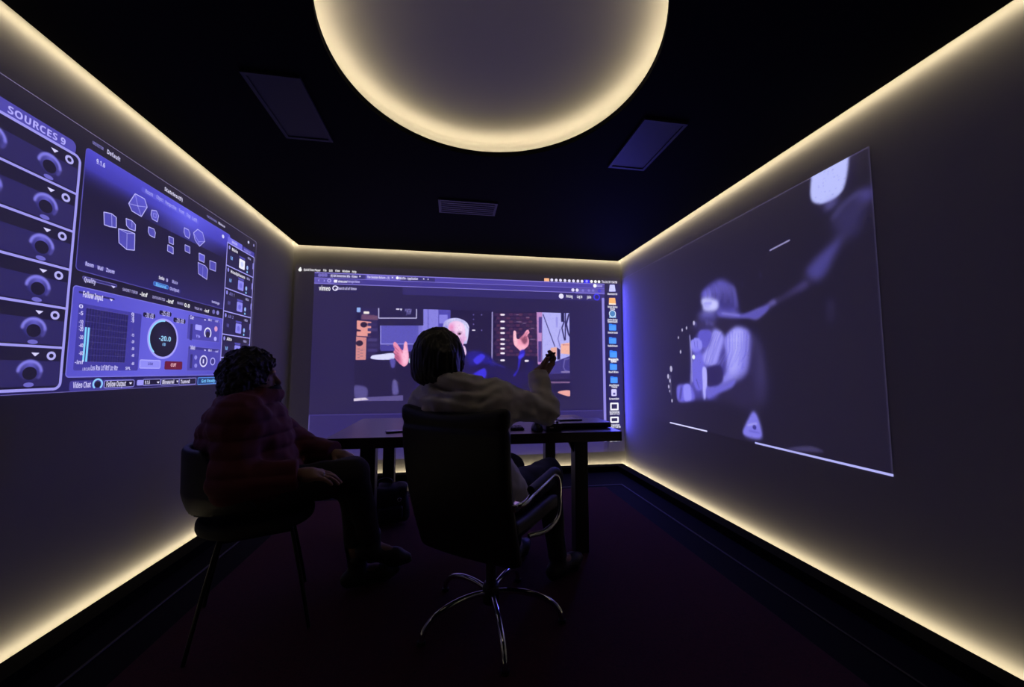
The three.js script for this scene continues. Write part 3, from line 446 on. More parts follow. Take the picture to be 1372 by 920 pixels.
  V2(); shade([[416, 270], [426, 262], [438, 272], [442, 322], [462, 330], [498, 292], [520, 262], [538, 256], [548, 280], [532, 300], [544, 340], [538, 384], [510, 412], [480, 434], [452, 410], [424, 382], [414, 340]], '#f6a0bc', [[[[416, 270], [438, 270], [450, 380], [424, 380]], '#ffc4d4', 5], [[[478, 330], [522, 306], [530, 352], [504, 374]], '#8a4a66', 5], [[[440, 380], [520, 390], [490, 434], [450, 410]], '#ffb8cc', 6]]);
  for (const l of [[[470, 334], [512, 282]], [[492, 332], [530, 276]], [[512, 330], [538, 296]]]) p.stroke(l, '#a85878', 4, false, 1);
  p.poly([[470, 432], [505, 420], [510, 460], [480, 500], [466, 560], [432, 634], [414, 628], [448, 580], [456, 500]], '#2c23b8', true, 3); p.poly([[458, 470], [500, 448], [498, 476], [462, 494]], '#4a40f0', true, 3);
  // soften and grain the whole film frame, as a film has
  c.filter = 'blur(1.6px)'; c.drawImage(p.cv, va[0], va[1], vb[0] - va[0], vb[1] - va[1], va[0], va[1], vb[0] - va[0], vb[1] - va[1]); c.filter = 'none';
  for (let i = 0; i < 7000; i++) { c.fillStyle = i % 2 ? 'rgba(255,240,255,0.05)' : 'rgba(10,4,30,0.10)'; c.fillRect(va[0] + rnd() * (vb[0] - va[0]), va[1] + rnd() * (vb[1] - va[1]), 2 + rnd() * 5, 2 + rnd() * 3); }
  c.restore();
  // desktop icons
  p.crop(780, 370, 60 / 460);
  const cap = (s, x, y) => p.text(s, x - 50, y, x + 52, y, 0.025, '#ffffff');
  p.poly([[282, 86], [332, 86], [344, 158], [274, 158]], '#c9ccff'); cap('Macintosh HD', 308, 182); p.poly([[276, 222], [338, 222], [346, 292], [272, 292]], '#ffb860'); p.rect(274, 278, 346, 294, '#fff0e0'); cap('Session Backup', 310, 314); p.text('Media', 286, 334, 336, 334, 0.025, '#ffffff'); p.poly([[286, 356], [336, 356], [348, 426], [276, 426]], '#8ec4e8'); p.dot(310, 384, 0.04, '#4a84b8', { line: '#e8f4ff', w: 5 }); cap('Session Backup', 310, 446); cap('Downloads', 310, 466);
  const folder = (x, y, a, b) => { p.rect(x - 38, y - 30, x + 38, y + 34, '#2d86ff', { r: 5 }); p.rect(x - 38, y - 36, x - 6, y - 24, '#2d86ff', { r: 5 }); p.rect(x - 36, y - 20, x + 36, y + 32, '#4a9cff', { r: 4 }); cap(a, x, y + 54); if (b) p.text(b, x - 26, y + 74, x + 34, y + 74, 0.025, '#ffffff'); };
  folder(312, 524, 'Immersive Sounds'); folder(312, 660, 'RadioStream'); folder(318, 796, 'Records', 'Archive');
  p.crop(780, 480, 60 / 460); folder(320, -42 + 0, 'Projects', 'Current'); folder(320, 86, 'Read Mixes'); folder(326, 220, 'Archive', 'Tracks');
  p.rect(298, 316, 354, 386, '#d8d4ff', { r: 6 }); p.rect(316, 352, 340, 372, '#54508c'); cap('Screenshot', 326, 414); p.rect(294, 462, 366, 524, '#26213c', { line: '#ffffff', w: 10 }); cap('Screenshot', 330, 548); cap('2024-12-11 4.25', 332, 568); p.rect(294, 606, 368, 652, '#26213c', { line: '#ffffff', w: 10 }); cap('Screenshot', 332, 684); cap('2024 11.48 PM', 342, 704); cap('2024 11.52 PM', 334, 842);
  hang('projected_picture', 'projected computer desktop with a video page of a gesturing man', p, X1 - X0, Y1 - Y0, [(X0 + X1) / 2, (Y0 + Y1) / 2, WB + 0.003], 0);
}

// --- right wall: black and white concert film
{
  const Z0 = -4.225, Z1 = -1.474, Y0 = 0.64, Y1 = 2.252;
  const p = picture('x', WR, Z0, Z1, Y0, Y1, 2048), { c, W, H } = p;
  const S = () => p.crop(860, 330, 220 / 750), B = () => p.crop(880, 420, 160 / 818), K = () => p.crop(1060, 190, 150 / 1062), A = () => p.crop(980, 280, 200 / 1150), F = () => p.crop(920, 365, 120 / 1162), C8 = () => p.crop(840, 180, 400 / 767);
  c.fillStyle = '#0d0a1a'; c.fillRect(0, 0, W, H);
  c.fillStyle = '#4c4668'; c.fillRect(0, 0, W, 4); c.fillStyle = '#2c2740'; c.fillRect(W - 5, 0, 5, H);
  // stage lamp
  K(); p.poly([[210, 300], [240, 590], [330, 640], [420, 560], [500, 480], [560, 380], [620, 100], [560, 60], [200, 100]], 'rgba(70,60,140,0.35)', true, 26);
  p.poly([[215, 200], [184, 460], [200, 560], [260, 590], [330, 580], [430, 530], [500, 450], [535, 320], [552, 160], [540, 60], [300, 60]], '#b9bffc', true, 4); p.poly([[330, 575], [430, 530], [460, 560], [380, 640], [330, 660]], 'rgba(120,115,200,0.55)', true, 12);
  // the raised arm in the foreground, out of focus
  K(); p.poly([[760, 440], [640, 470], [560, 540], [420, 680], [380, 760], [470, 900], [620, 900], [720, 640], [770, 560]], 'rgba(62,56,118,0.6)', true, 22); p.poly([[770, 440], [690, 450], [640, 500], [700, 560], [770, 540]], 'rgba(84,78,160,0.7)', true, 14); p.stroke([[640, 480], [500, 590], [400, 720]], 'rgba(110,104,180,0.5)', 16, false, 10);
  A(); p.poly([[860, 190], [800, 240], [700, 330], [580, 460], [590, 520], [660, 560], [730, 500], [780, 400], [850, 260]], 'rgba(74,70,150,0.85)', true, 16); p.poly([[570, 540], [480, 610], [380, 680], [260, 740], [150, 800], [160, 850], [220, 840], [330, 740], [450, 670], [600, 600]], 'rgba(62,54,112,0.85)', true, 12); p.poly([[330, 690], [290, 720], [280, 750], [350, 730]], 'rgba(110,102,180,0.7)', true, 8); p.poly([[240, 760], [160, 800], [170, 845], [210, 840]], 'rgba(104,96,180,0.7)', true, 8);
  p.stroke([[300, 318], [450, 240]], '#b5aee6', 7); p.stroke([[222, 490], [232, 530]], 'rgba(90,84,140,0.5)', 8, false, 4); p.stroke([[86, 560], [92, 600]], 'rgba(90,84,140,0.4)', 8, false, 4); p.poly([[740, 700], [790, 700], [790, 860], [750, 860]], 'rgba(52,46,92,0.5)', true, 14);
  // the singer: head bent to a microphone, pale shirt
  p.bk = 2.3;
  B(); p.poly([[290, 120], [380, 100], [470, 150], [540, 95], [640, 110], [662, 200], [640, 400], [560, 480], [450, 520], [420, 580], [150, 600], [140, 500], [230, 480], [236, 200]], '#423b90', false, 7);
  F(); p.poly([[200, 270], [300, 150], [430, 105], [560, 140], [630, 240], [660, 500], [420, 560], [230, 500], [200, 400]], '#332d72', true, 9);
  F(); p.poly([[190, 290], [230, 230], [330, 150], [430, 110], [540, 140], [610, 220], [640, 330], [650, 470], [600, 520], [420, 520], [340, 400], [250, 330]], '#46409c', true, 6); p.poly([[190, 300], [260, 240], [340, 220], [330, 300], [230, 320]], '#7a74e0', true, 8); p.poly([[400, 150], [480, 140], [480, 230], [420, 290]], '#7670dc', true, 12); p.poly([[540, 170], [610, 220], [600, 250], [550, 210]], '#8e88d8', true, 8); p.poly([[430, 300], [570, 270], [610, 400], [560, 480], [430, 400]], '#2e2866', true, 12);
  p.poly([[205, 350], [300, 335], [400, 370], [400, 470], [310, 500], [220, 480], [225, 430], [200, 390]], '#c8c9ff', true, 5); p.stroke([[240, 400], [320, 400]], '#8c88e6', 10, false, 4); p.stroke([[310, 280], [300, 340]], '#8a84ea', 14, false, 5); p.poly([[340, 280], [390, 290], [380, 360], [350, 350]], '#37317e', true, 6);
  p.poly([[140, 540], [230, 480], [400, 490], [420, 560], [400, 650], [300, 700], [170, 640]], '#3f3a7e', true, 10); p.poly([[210, 520], [350, 520], [360, 556], [220, 560]], '#6e69c0', true, 6); p.poly([[410, 510], [560, 520], [640, 500], [720, 550], [640, 590], [520, 585], [420, 570]], '#6a64d0', true, 7);
  p.poly([[410, 580], [700, 600], [760, 660], [640, 700], [500, 800], [420, 720]], '#1b1530', true, 8); p.poly([[90, 660], [120, 640], [140, 690], [110, 690]], '#7c76c8', true, 4); p.poly([[80, 690], [340, 640], [390, 720], [330, 760], [150, 740], [70, 740]], '#2c2656', true, 8); p.stroke([[265, 625], [270, 680]], '#6e69c0', 9, false, 4); p.stroke([[300, 650], [345, 680]], '#6e69c0', 9, false, 4);
  B(); p.poly([[300, 120], [370, 120], [372, 170], [330, 240], [300, 200], [285, 160]], '#6f68dc', true, 5); p.poly([[390, 110], [440, 120], [465, 170], [440, 260], [400, 370], [330, 350], [280, 330], [330, 260], [370, 200]], '#9a96f6', true, 5); p.poly([[240, 195], [280, 178], [306, 200], [308, 250], [270, 270], [240, 250]], '#817cee', true, 4); p.poly([[270, 265], [312, 270], [320, 330], [310, 400], [260, 420], [246, 350]], '#6c66dc', true, 5); p.dot(254, 297, 0.02, '#e6f2f6');
  p.poly([[240, 420], [300, 430], [312, 500], [280, 530], [250, 480]], '#6660d2', true, 5); p.poly([[318, 380], [346, 390], [350, 490], [335, 580], [322, 580], [312, 460]], '#a9a6fa', true, 4); p.poly([[350, 385], [440, 370], [450, 460], [380, 500], [350, 480]], '#2c2462', true, 6);
  p.poly([[478, 150], [540, 95], [620, 110], [648, 170], [646, 260], [630, 380], [590, 450], [520, 480], [470, 510], [430, 510], [440, 450], [480, 400], [480, 280], [466, 210]], '#8f8af2', true, 5); p.poly([[500, 160], [550, 110], [590, 130], [575, 300], [540, 420], [500, 400], [505, 260]], '#b2b0fc', true, 9); for (let i = 0; i < 12; i++) p.stroke([[488, 200 + i * 20], [640 - i * 2, 206 + i * 20]], 'rgba(90,84,200,0.35)', 4, false, 2);
  p.poly([[340, 505], [420, 505], [440, 530], [400, 575], [345, 580]], '#5b55c2', true, 6); p.poly([[430, 470], [500, 480], [520, 500], [440, 530]], '#7a75e0', true, 6); p.poly([[650, 130], [700, 180], [740, 330], [760, 560], [700, 640], [640, 560], [630, 430], [650, 280]], '#2c2652', true, 14); p.stroke([[665, 140], [705, 260], [730, 480]], 'rgba(84,78,140,0.6)', 14, false, 8); p.poly([[440, 530], [640, 430], [680, 620], [600, 660], [500, 600], [400, 600]], '#201a3c', true, 12);
  p.poly([[668, 668], [706, 740], [716, 855], [600, 830], [628, 730]], '#7670da', true, 5); p.dot(664, 770, 0.03, '#3a34a0'); p.stroke([[625, 745], [690, 750]], '#a09cf0', 8, false, 3);
  p.poly([[140, 500], [180, 484], [230, 486], [255, 530], [256, 592], [150, 600]], '#6a64d6', true, 4); p.stroke([[170, 500], [158, 590]], '#2c2668', 8, false, 3); p.stroke([[214, 500], [216, 590]], '#3c369a', 8, false, 3); p.stroke([[226, 150], [240, 330], [236, 480]], '#a4a0e8', 8, false, 3);
  for (const [x, y, r] of [[100, 378, 0.03], [80, 430, 0.025], [92, 460, 0.02], [84, 500, 0.02], [90, 530, 0.014], [106, 596, 0.018], [150, 164, 0.014], [176, 112, 0.016], [206, 98, 0.016], [165, 262, 0.018], [256, 64, 0.02]]) p.dot(x, y, r, 'rgba(210,205,235,0.85)', { sx: 0.7 });
  F(); for (let i = 0; i < 46; i++) { const t = i / 45, x = 250 + t * 380, y = 190 - Math.sin(t * 3) * 60 + rnd() * 30; p.stroke([[x, y], [x + 8 + rnd() * 20 + t * 12, y + 90 + rnd() * 60], [x + 4 + t * 34, y + 180 + rnd() * 140 * t]], ['rgba(140,134,226,0.30)', 'rgba(34,28,80,0.45)', 'rgba(110,104,204,0.30)'][i % 3], 5 + rnd() * 4, false, 2); }
  p.poly([[205, 352], [300, 340], [395, 372], [398, 468], [310, 500], [222, 480], [228, 430], [202, 392]], '#c4c5ff', true, 5); p.stroke([[232, 402], [322, 398]], '#7a75da', 9, false, 3); p.stroke([[240, 440], [300, 446]], '#9490ee', 8, false, 3); p.bk = 1;
  B();
  p.stroke([[95, 420], [100, 560]], 'rgba(170,165,210,0.5)', 10, false, 4);
  // finer marks: folds of the sleeves, fingers round the microphone, the arm behind the head
  p.crop(857, 348, 242 / 831); p.bk = 1;
  p.poly([[362, 236], [420, 240], [470, 248], [540, 226], [590, 206], [596, 226], [548, 268], [480, 270], [400, 266], [366, 258]], '#5650ac', true, 6); p.stroke([[380, 246], [460, 256]], '#8681da', 8, false, 4);
  for (let i = 0; i < 26; i++) { const t = i / 25, x = 396 + t * 112, top = 330 - Math.sin(t * 3.1) * 16, bot = 520 - t * 20; p.stroke([[x, top + 6 + rnd() * 20], [x - 6 + rnd() * 10, (top + bot) / 2], [x - 18 - rnd() * 22, bot - rnd() * 50]], ['rgba(196,194,255,0.35)', 'rgba(70,64,180,0.35)', 'rgba(120,116,240,0.3)'][i % 3], 3 + rnd() * 4, false, 1.5); }
  for (let i = 0; i < 16; i++) { const t = i / 15, x = 340 + t * 40; p.stroke([[x, 330 + rnd() * 14], [x - 20 - rnd() * 12, 410 + rnd() * 20], [x - 44, 470 + rnd() * 18]], ['rgba(206,204,255,0.35)', 'rgba(66,60,170,0.4)'][i % 2], 3 + rnd() * 3, false, 1.5); }
  p.poly([[276, 330], [322, 326], [330, 360], [308, 400], [284, 380]], '#5a54c4', true, 5); for (const [x, y] of [[246, 378], [258, 370], [270, 372], [280, 382]]) p.poly([[x - 7, y - 8], [x + 7, y - 8], [x + 8, y + 24], [x - 6, y + 26]], '#8a86f0', true, 3); p.stroke([[252, 372], [256, 400]], '#433c9c', 3, false, 1); p.stroke([[266, 372], [268, 402]], '#433c9c', 3, false, 1); p.stroke([[232, 346], [240, 420], [244, 560]], '#b4b0ee', 5, false, 2); p.dot(250, 448, 0.018, '#e8f2f6');
  p.poly([[310, 500], [372, 488], [382, 560], [330, 586], [308, 560]], '#241d52', true, 8); p.poly([[246, 470], [296, 470], [300, 540], [288, 596], [262, 590], [248, 540]], '#6c66da', true, 6); p.poly([[290, 500], [308, 500], [312, 560], [302, 640], [294, 600]], '#b0adfc', true, 3); p.stroke([[262, 548], [276, 590]], '#3a3490', 4, false, 2);
  p.poly([[310, 590], [380, 576], [440, 548], [430, 584], [360, 616], [316, 634]], '#6862cc', true, 7); p.stroke([[196, 590], [190, 640]], '#37318a', 5, false, 2); p.stroke([[224, 584], [230, 640]], '#37318a', 5, false, 2); p.poly([[204, 580], [232, 576], [240, 640], [208, 644]], '#8e8af4', true, 5);
  p.poly([[478, 800], [500, 740], [526, 700], [548, 740], [560, 818]], '#7d78e2', true, 6); p.stroke([[500, 760], [540, 752]], '#b6b2fa', 6, false, 3); p.stroke([[506, 786], [552, 796]], '#5a54c0', 6, false, 3); p.dot(530, 770, 0.016, '#37318e');
  // bright slivers along the lower edge
  const lowA = p.P(898, 567), lowB = p.P(948, 578), lowC = p.P(1012, 592), lowD = p.P(1198, 635);
  c.fillStyle = '#d8d6ff'; c.fillRect(lowA[0], H - 10, lowB[0] - lowA[0], 9); c.fillStyle = '#b4b4fa'; c.fillRect(lowC[0], H - 9, W - lowC[0], 9);
  C8(); p.poly([[412, 806], [470, 800], [508, 816], [440, 814]], 'rgba(90,84,140,0.6)', true, 5);
  c.filter = 'blur(2.5px)'; c.drawImage(p.cv, 0, 0, W, H - 12, 0, 0, W, H - 12); c.filter = 'none';
  for (let i = 0; i < 9000; i++) { c.fillStyle = i % 2 ? 'rgba(170,160,255,0.035)' : 'rgba(4,2,14,0.10)'; c.fillRect(rnd() * W, rnd() * (H - 12), 2 + rnd() * 6, 2 + rnd() * 4); }
  hang('projected_picture', 'projected black and white concert film of a singer with lamp', p, Z1 - Z0, Y1 - Y0, [WR - 0.003, (Y0 + Y1) / 2, (Z0 + Z1) / 2], -Math.PI / 2);
}

// ---------------------------------------------------------------- the table and what lies on it
const TABLE = { x0: -0.70, x1: 1.075, z0: -3.17, z1: -2.262, y: 0.75, t: 0.062 };
{
  const cv = document.createElement('canvas'); cv.width = 1024; cv.height = 512; const c = cv.getContext('2d');
  c.fillStyle = '#221618'; c.fillRect(0, 0, 1024, 512);
  for (let i = 0; i < 700; i++) { const y = rnd() * 512, a = rnd(); c.strokeStyle = a < 0.5 ? 'rgba(14,8,9,0.35)' : 'rgba(52,34,34,0.25)'; c.lineWidth = 0.6 + rnd() * 1.6; c.beginPath(); c.moveTo(0, y); for (let x = 0; x <= 1024; x += 64) c.lineTo(x, y + Math.sin(x * 0.006 + a * 9) * 4); c.stroke(); }
  const tx = new THREE.CanvasTexture(cv); tx.colorSpace = THREE.SRGBColorSpace;
  const top = std(new THREE.Color(0xffffff), 0.34, { map: tx }), dark = std(lin(0.008, 0.007, 0.008), 0.45);
  const w = TABLE.x1 - TABLE.x0, d = TABLE.z1 - TABLE.z0, g = thing('table', 'long dark brown table with thick top and square black legs', 'table', [(TABLE.x0 + TABLE.x1) / 2, 0, (TABLE.z0 + TABLE.z1) / 2]);
  mesh('tabletop', new RoundedBoxGeometry(w, TABLE.t, d, 2, 0.004).translate(0, TABLE.y - TABLE.t / 2, 0), top, g);
  const cx = g.position.x, cz = g.position.z, L = 0.085, lx = [-0.47 - cx, 0.81 - cx], lz = [TABLE.z1 - 0.06 - cz, TABLE.z0 + 0.1 - cz], yb = TABLE.y - TABLE.t;
  for (const x of lx) for (const z of lz) mesh('leg', rbox(x - L / 2, x + L / 2, 0.012, yb, z - L / 2, z + L / 2, 0.004), dark, g);
  for (const [za, zb] of [[lz[0] - 0.03, lz[0] - 0.01], [lz[1] + 0.01, lz[1] + 0.03]]) mesh('apron', box(lx[0] + L / 2, lx[1] - L / 2, yb - 0.012, yb, za, zb), dark, g);
  for (const z of lz) { const s = new THREE.Shape(); s.moveTo(0, 0); s.lineTo(-0.03, 0); s.lineTo(0, -0.07); s.closePath(); mesh('corner_brace', new THREE.ExtrudeGeometry(s, { depth: 0.03, bevelEnabled: false }).translate(lx[1] - L / 2 - 0.0005, yb - 0.0005, z - 0.015), dark, g); }
}
const onTable = (px, py) => hit('y', TABLE.y, px, py);
const plastic = std(lin(0.010, 0.010, 0.012), 0.35), plasticGloss = std(lin(0.012, 0.012, 0.016), 0.16), greyTop = std(lin(0.34, 0.33, 0.38), 0.35);
{ // closed black laptop
  const g = thing('laptop', 'closed black laptop lying at the far end of the table', 'laptop', [0.885, TABLE.y, -2.525], 0);
  mesh('base', rbox(-0.18, 0.18, 0.004, 0.026, -0.125, 0.125, 0.006), plastic, g); mesh('lid', rbox(-0.18, 0.18, 0.027, 0.038, -0.125, 0.125, 0.004), std(lin(0.035, 0.034, 0.04), 0.38), g);
  mesh('hinge', new THREE.CylinderGeometry(0.006, 0.006, 0.3, 12).rotateZ(Math.PI / 2).translate(0, 0.026, -0.125), plastic, g);
  for (const [x, z] of [[-0.15, -0.1], [0.15, -0.1], [-0.15, 0.1], [0.15, 0.1]]) mesh('foot', new THREE.CylinderGeometry(0.012, 0.012, 0.004, 12).translate(x, 0.002, z), plastic, g);
}
{ // low desktop box in front of the laptop
  const g = thing('audio_box', 'low black desktop box with a pale top face beside the laptop', 'electronic box', [0.645, TABLE.y, -2.41], 0);
  mesh('body', rbox(-0.052, 0.052, 0.003, 0.048, -0.095, 0.095, 0.006), plastic, g);
  mesh('control_face', rbox(-0.044, 0.044, 0.0485, 0.051, -0.08, 0.03, 0.001), greyTop, g);
  for (let i = 0; i < 3; i++) mesh('knob', new THREE.CylinderGeometry(0.008, 0.009, 0.012, 16).translate(-0.03 + i * 0.03, 0.054, 0.06), plasticGloss, g);
  mesh('badge', rbox(-0.03, -0.005, 0.02, 0.028, 0.0945, 0.0965, 0.0005), M.steel, g);
  for (const [x, z] of [[-0.04, -0.08], [0.04, -0.08], [-0.04, 0.08], [0.04, 0.08]]) mesh('foot', new THREE.CylinderGeometry(0.008, 0.008, 0.003, 12).translate(x, 0.0015, z), plastic, g);
}
{ // tablet lying on the laptop
  const g = thing('tablet', 'dark tablet with pale grey back lying on the closed laptop', 'tablet', [0.81, TABLE.y + 0.0385, -2.56], 0.1);
  mesh('body', rbox(-0.085, 0.085, 0, 0.009, -0.062, 0.062, 0.004), plastic, g); mesh('back_cover', rbox(-0.07, 0.055, 0.0091, 0.0105, -0.05, 0.05, 0.0006), std(lin(0.38, 0.36, 0.42), 0.4), g);
}
{ // mouse
  const g = thing('computer_mouse', 'round black computer mouse on the table beside the keyboard', 'mouse', [0.545, TABLE.y, -2.37], 0.1);
  const f = (x, y, z) => smax(blob([0, 0.004, 0], [0.036, 0.056, 0.056])(x, y, z), 0.001 - y, 0.004);
  mesh('shell', nets(f, [-0.042, -0.004, -0.062], [0.042, 0.066, 0.062], 0.004), std(lin(0.006, 0.006, 0.008), 0.4), g);
  mesh('wheel', new THREE.CylinderGeometry(0.009, 0.009, 0.007, 16).rotateZ(Math.PI / 2).translate(0, 0.05, -0.03), plasticGloss, g);
}
{ // keyboard
  const g = thing('keyboard', 'slim black computer keyboard on the table beside the mouse', 'keyboard', [0.27, TABLE.y, -2.46], 0.0);
  mesh('case', rbox(-0.2, 0.2, 0.001, 0.012, -0.06, 0.06, 0.004), plastic, g);
  const key = new RoundedBoxGeometry(0.019, 0.006, 0.016, 1, 0.0015), km = std(lin(0.03, 0.03, 0.036), 0.45);
  for (let r = 0; r < 5; r++) for (let i = 0; i < 17; i++) { const k = mesh('key', key, km, g); k.position.set(-0.184 + i * 0.023, 0.0145, -0.046 + r * 0.023); }
}
{ // slim phone at the near edge, left of the chair
  const g = thing('phone', 'slim black phone lying near the table edge behind the desk chair', 'phone', [-0.33, TABLE.y, -2.45], 0.25);
  mesh('body', rbox(-0.07, 0.07, 0.0005, 0.009, -0.035, 0.035, 0.004), plastic, g); mesh('glass', rbox(-0.066, 0.066, 0.0091, 0.0098, -0.032, 0.032, 0.0003), plasticGloss, g);
}
{ // dark bag on the floor
  const g = thing('bag', 'small dark rounded bag on the carpet under the table', 'bag', [-0.48, 0.028, -2.95], 0.2);
  const f = (x, y, z) => { const qx = Math.abs(x) - 0.13, qy = Math.abs(y - 0.13) - 0.09, qz = Math.abs(z) - 0.045, o = Math.hypot(Math.max(qx, 0), Math.max(qy, 0), Math.max(qz, 0)) + Math.min(Math.max(qx, qy, qz), 0) - 0.04; return o + noise3(x * 9, y * 9, z * 9) * 0.012; };
  mesh('body', nets(f, [-0.2, -0.02, -0.12], [0.2, 0.3, 0.12], 0.012), std(lin(0.006, 0.006, 0.009), 0.7), g);
  mesh('handle', tube([[-0.05, 0.25, 0], [-0.045, 0.29, 0], [0, 0.305, 0], [0.045, 0.29, 0], [0.05, 0.25, 0]], 0.008, 24, 8), std(lin(0.006, 0.006, 0.007), 0.5), g);
  mesh('buckle', new THREE.TorusGeometry(0.012, 0.004, 8, 16).translate(0.1, 0.17, 0.092), M.chrome, g);
  mesh('pocket', nets((x, y, z) => { const qx = Math.abs(x - 0.04) - 0.07, qy = Math.abs(y - 0.08) - 0.03, qz = Math.abs(z - 0.085) - 0.01; return Math.hypot(Math.max(qx, 0), Math.max(qy, 0), Math.max(qz, 0)) - 0.016; }, [-0.06, 0.02, 0.04], [0.14, 0.14, 0.13], 0.008), std(lin(0.012, 0.012, 0.022), 0.4), g);
}

// ---------------------------------------------------------------- desk chair (faces the far wall, turned to the singer picture)
const darkMetal = std(lin(0.02, 0.02, 0.022), 0.35, { metalness: 0.6 });
const leather = std(lin(0.0075, 0.007, 0.0085), 0.5, { bumpMap: noiseTexture(128, () => rnd()), bumpScale: 0.0006 });
const CH = { x: 0.19, z: -1.775, turn: -0.64 };
{
  const g = thing('desk_chair', 'black leather swivel desk chair with chrome arms and star base', 'chair', [CH.x, 0.012, CH.z], CH.turn);
  // local: forward is -z; five arched chrome legs
  for (let i = 0; i < 5; i++) {
    const a = CH.turn + [2.73, 1.48, 0.23, -1.03, -2.28][i];   // world angles chosen from the photographed tips
    const c = Math.cos(a - CH.turn * 2 + 0), s = Math.sin(a - CH.turn * 2 + 0);
    const r = (d, y) => [c * d, y, s * d];
    mesh('leg', tube([r(0.02, 0.115), r(0.1, 0.122), r(0.2, 0.112), r(0.28, 0.08), r(0.315, 0.04), r(0.322, 0.014)], 0.0125, 40, 12), M.chrome, g);
    mesh('glide', new THREE.CylinderGeometry(0.016, 0.018, 0.014, 16).translate(c * 0.322, 0.007, s * 0.322), plastic, g);
  }
  mesh('hub', new THREE.LatheGeometry([[0, 0.07], [0.036, 0.072], [0.04, 0.09], [0.038, 0.14], [0.03, 0.155], [0, 0.157]].map(p => new THREE.Vector2(...p)), 32), plastic, g);
  mesh('gas_column', new THREE.LatheGeometry([[0.024, 0.15], [0.024, 0.24], [0.015, 0.245], [0.015, 0.385], [0, 0.385]].map(p => new THREE.Vector2(...p)), 24), plastic, g);
  mesh('tilt_mechanism', rbox(-0.08, 0.08, 0.375, 0.415, -0.1, 0.12, 0.012), plastic, g);
  const slab = (q, hx, hy, hz, r) => Math.hypot(Math.max(Math.abs(q[0]) - hx, 0), Math.max(Math.abs(q[1]) - hy, 0), Math.max(Math.abs(q[2]) - hz, 0)) + Math.min(Math.max(Math.abs(q[0]) - hx, Math.abs(q[1]) - hy, Math.abs(q[2]) - hz), 0) - r;
  mesh('seat', nets((x, y, z) => slab([x, y - 0.445 - 0.05 * x * x / 0.06 - 0.06 * Math.max(0, z - 0.1) + 0.14 * Math.max(0, -z - 0.18) , z + 0.02], 0.215, 0.012, 0.21, 0.025), [-0.26, 0.38, -0.28], [0.26, 0.52, 0.26], 0.01), leather, g);
  // backrest: leaning panel whose top corners stand up
  const back = (x, y, z) => { const t = (y - 0.36) / 0.63, zc = 0.20 + 0.13 * t + 0.035 * Math.sin(Math.PI * t) - 0.9 * x * x * 0.35, top = 0.955 + 0.5 * x * x, bot = 0.345; const lip = 0.006 * Math.exp(-Math.pow((y - 0.9) / 0.012, 2)); return smax(smax(Math.abs(z - zc) - 0.03 + lip, Math.abs(x) - 0.247 - 0.016 * t + 0.006 * Math.exp(-Math.pow((y - 0.9) / 0.015, 2)), 0.04), smax(y - top, bot - y, 0.02), 0.035); };
  mesh('backrest', nets(back, [-0.3, 0.3, 0.05], [0.3, 1.05, 0.44], 0.01), leather, g);
  for (const s of [-1, 1]) {
    const X = 0.275 * s;
    mesh('arm_loop', tube([[0.2 * s, 0.405, 0.02], [0.25 * s, 0.41, -0.06], [X, 0.45, -0.14], [X, 0.54, -0.165], [X, 0.61, -0.15], [X, 0.645, -0.10], [X, 0.638, 0.0], [X, 0.625, 0.14], [X, 0.615, 0.235], [0.252 * s, 0.61, 0.255]], 0.0105, 64, 12), M.chrome, g);
    mesh('arm_pad', tube([[X, 0.652, -0.137], [X, 0.666, -0.09], [X, 0.661, 0.0], [X, 0.648, 0.16]], 0.0165, 32, 12), leather, g);
    mesh('arm_bracket', rbox(s * 0.255 - 0.012, s * 0.255 + 0.012, 0.595, 0.625, 0.235, 0.275, 0.005), M.chrome, g);
  }
}
// ---------------------------------------------------------------- shell chair on the mixer side
{
  const g = thing('shell_chair', 'dark rounded shell chair with thin metal legs by the wall', 'chair', [-0.875, 0.012, -1.95], -1.19);
  // local forward is -z
  const outer = (x, y, z) => { const k = blob([0, 0.68, 0.0], [0.29, 0.33, 0.29])(x, y, z); const side = Math.hypot(x, z) - 0.277 - 0.03 * (y - 0.4); return smax(smax(y > 0.62 ? side : k, 0.4 - y, 0.05), y - 0.80 + 0.40 * clamp((-z + 0.20) / 0.36, 0, 1) , 0.02); };
  const shell = (x, y, z) => { const inner = Math.max(Math.hypot(x, z + 0.01) - 0.25 - 0.03 * (y - 0.4), 0.46 - y); const cut = -(z + 0.22); return smax(smax(outer(x, y, z), -inner, 0.02), cut, 0.03); };
  mesh('shell', nets(shell, [-0.38, 0.36, -0.36], [0.38, 0.86, 0.38], 0.012), std(lin(0.012, 0.012, 0.016), 0.5), g);
  mesh('cushion', nets((x, y, z) => { const q = Math.hypot(x, z) - 0.21, w = Math.abs(y - 0.455) - 0.01; return Math.hypot(Math.max(q, 0), Math.max(w, 0)) + Math.min(Math.max(q, w), 0) - 0.02; }, [-0.28, 0.41, -0.28], [0.28, 0.5, 0.28], 0.012), std(lin(0.01, 0.01, 0.012), 0.8), g);
  for (const [sx, sz] of [[-1, -1], [1, -1], [-1, 1], [1, 1]]) mesh('leg', tube([[sx * 0.13, 0.41, sz * 0.13], [sx * 0.17, 0.22, sz * 0.17], [sx * 0.21, 0.002, sz * 0.21]], 0.008, 12, 10), darkMetal, g);
  mesh('leg_frame', merge([-1, 1].map(s => tube([[-0.13, 0.405, 0.13 * s], [0.13, 0.405, 0.13 * s]], 0.009, 4, 8)).concat([-1, 1].map(s => tube([[0.13 * s, 0.405, -0.13], [0.13 * s, 0.405, 0.13]], 0.009, 4, 8)))), darkMetal, g);
}

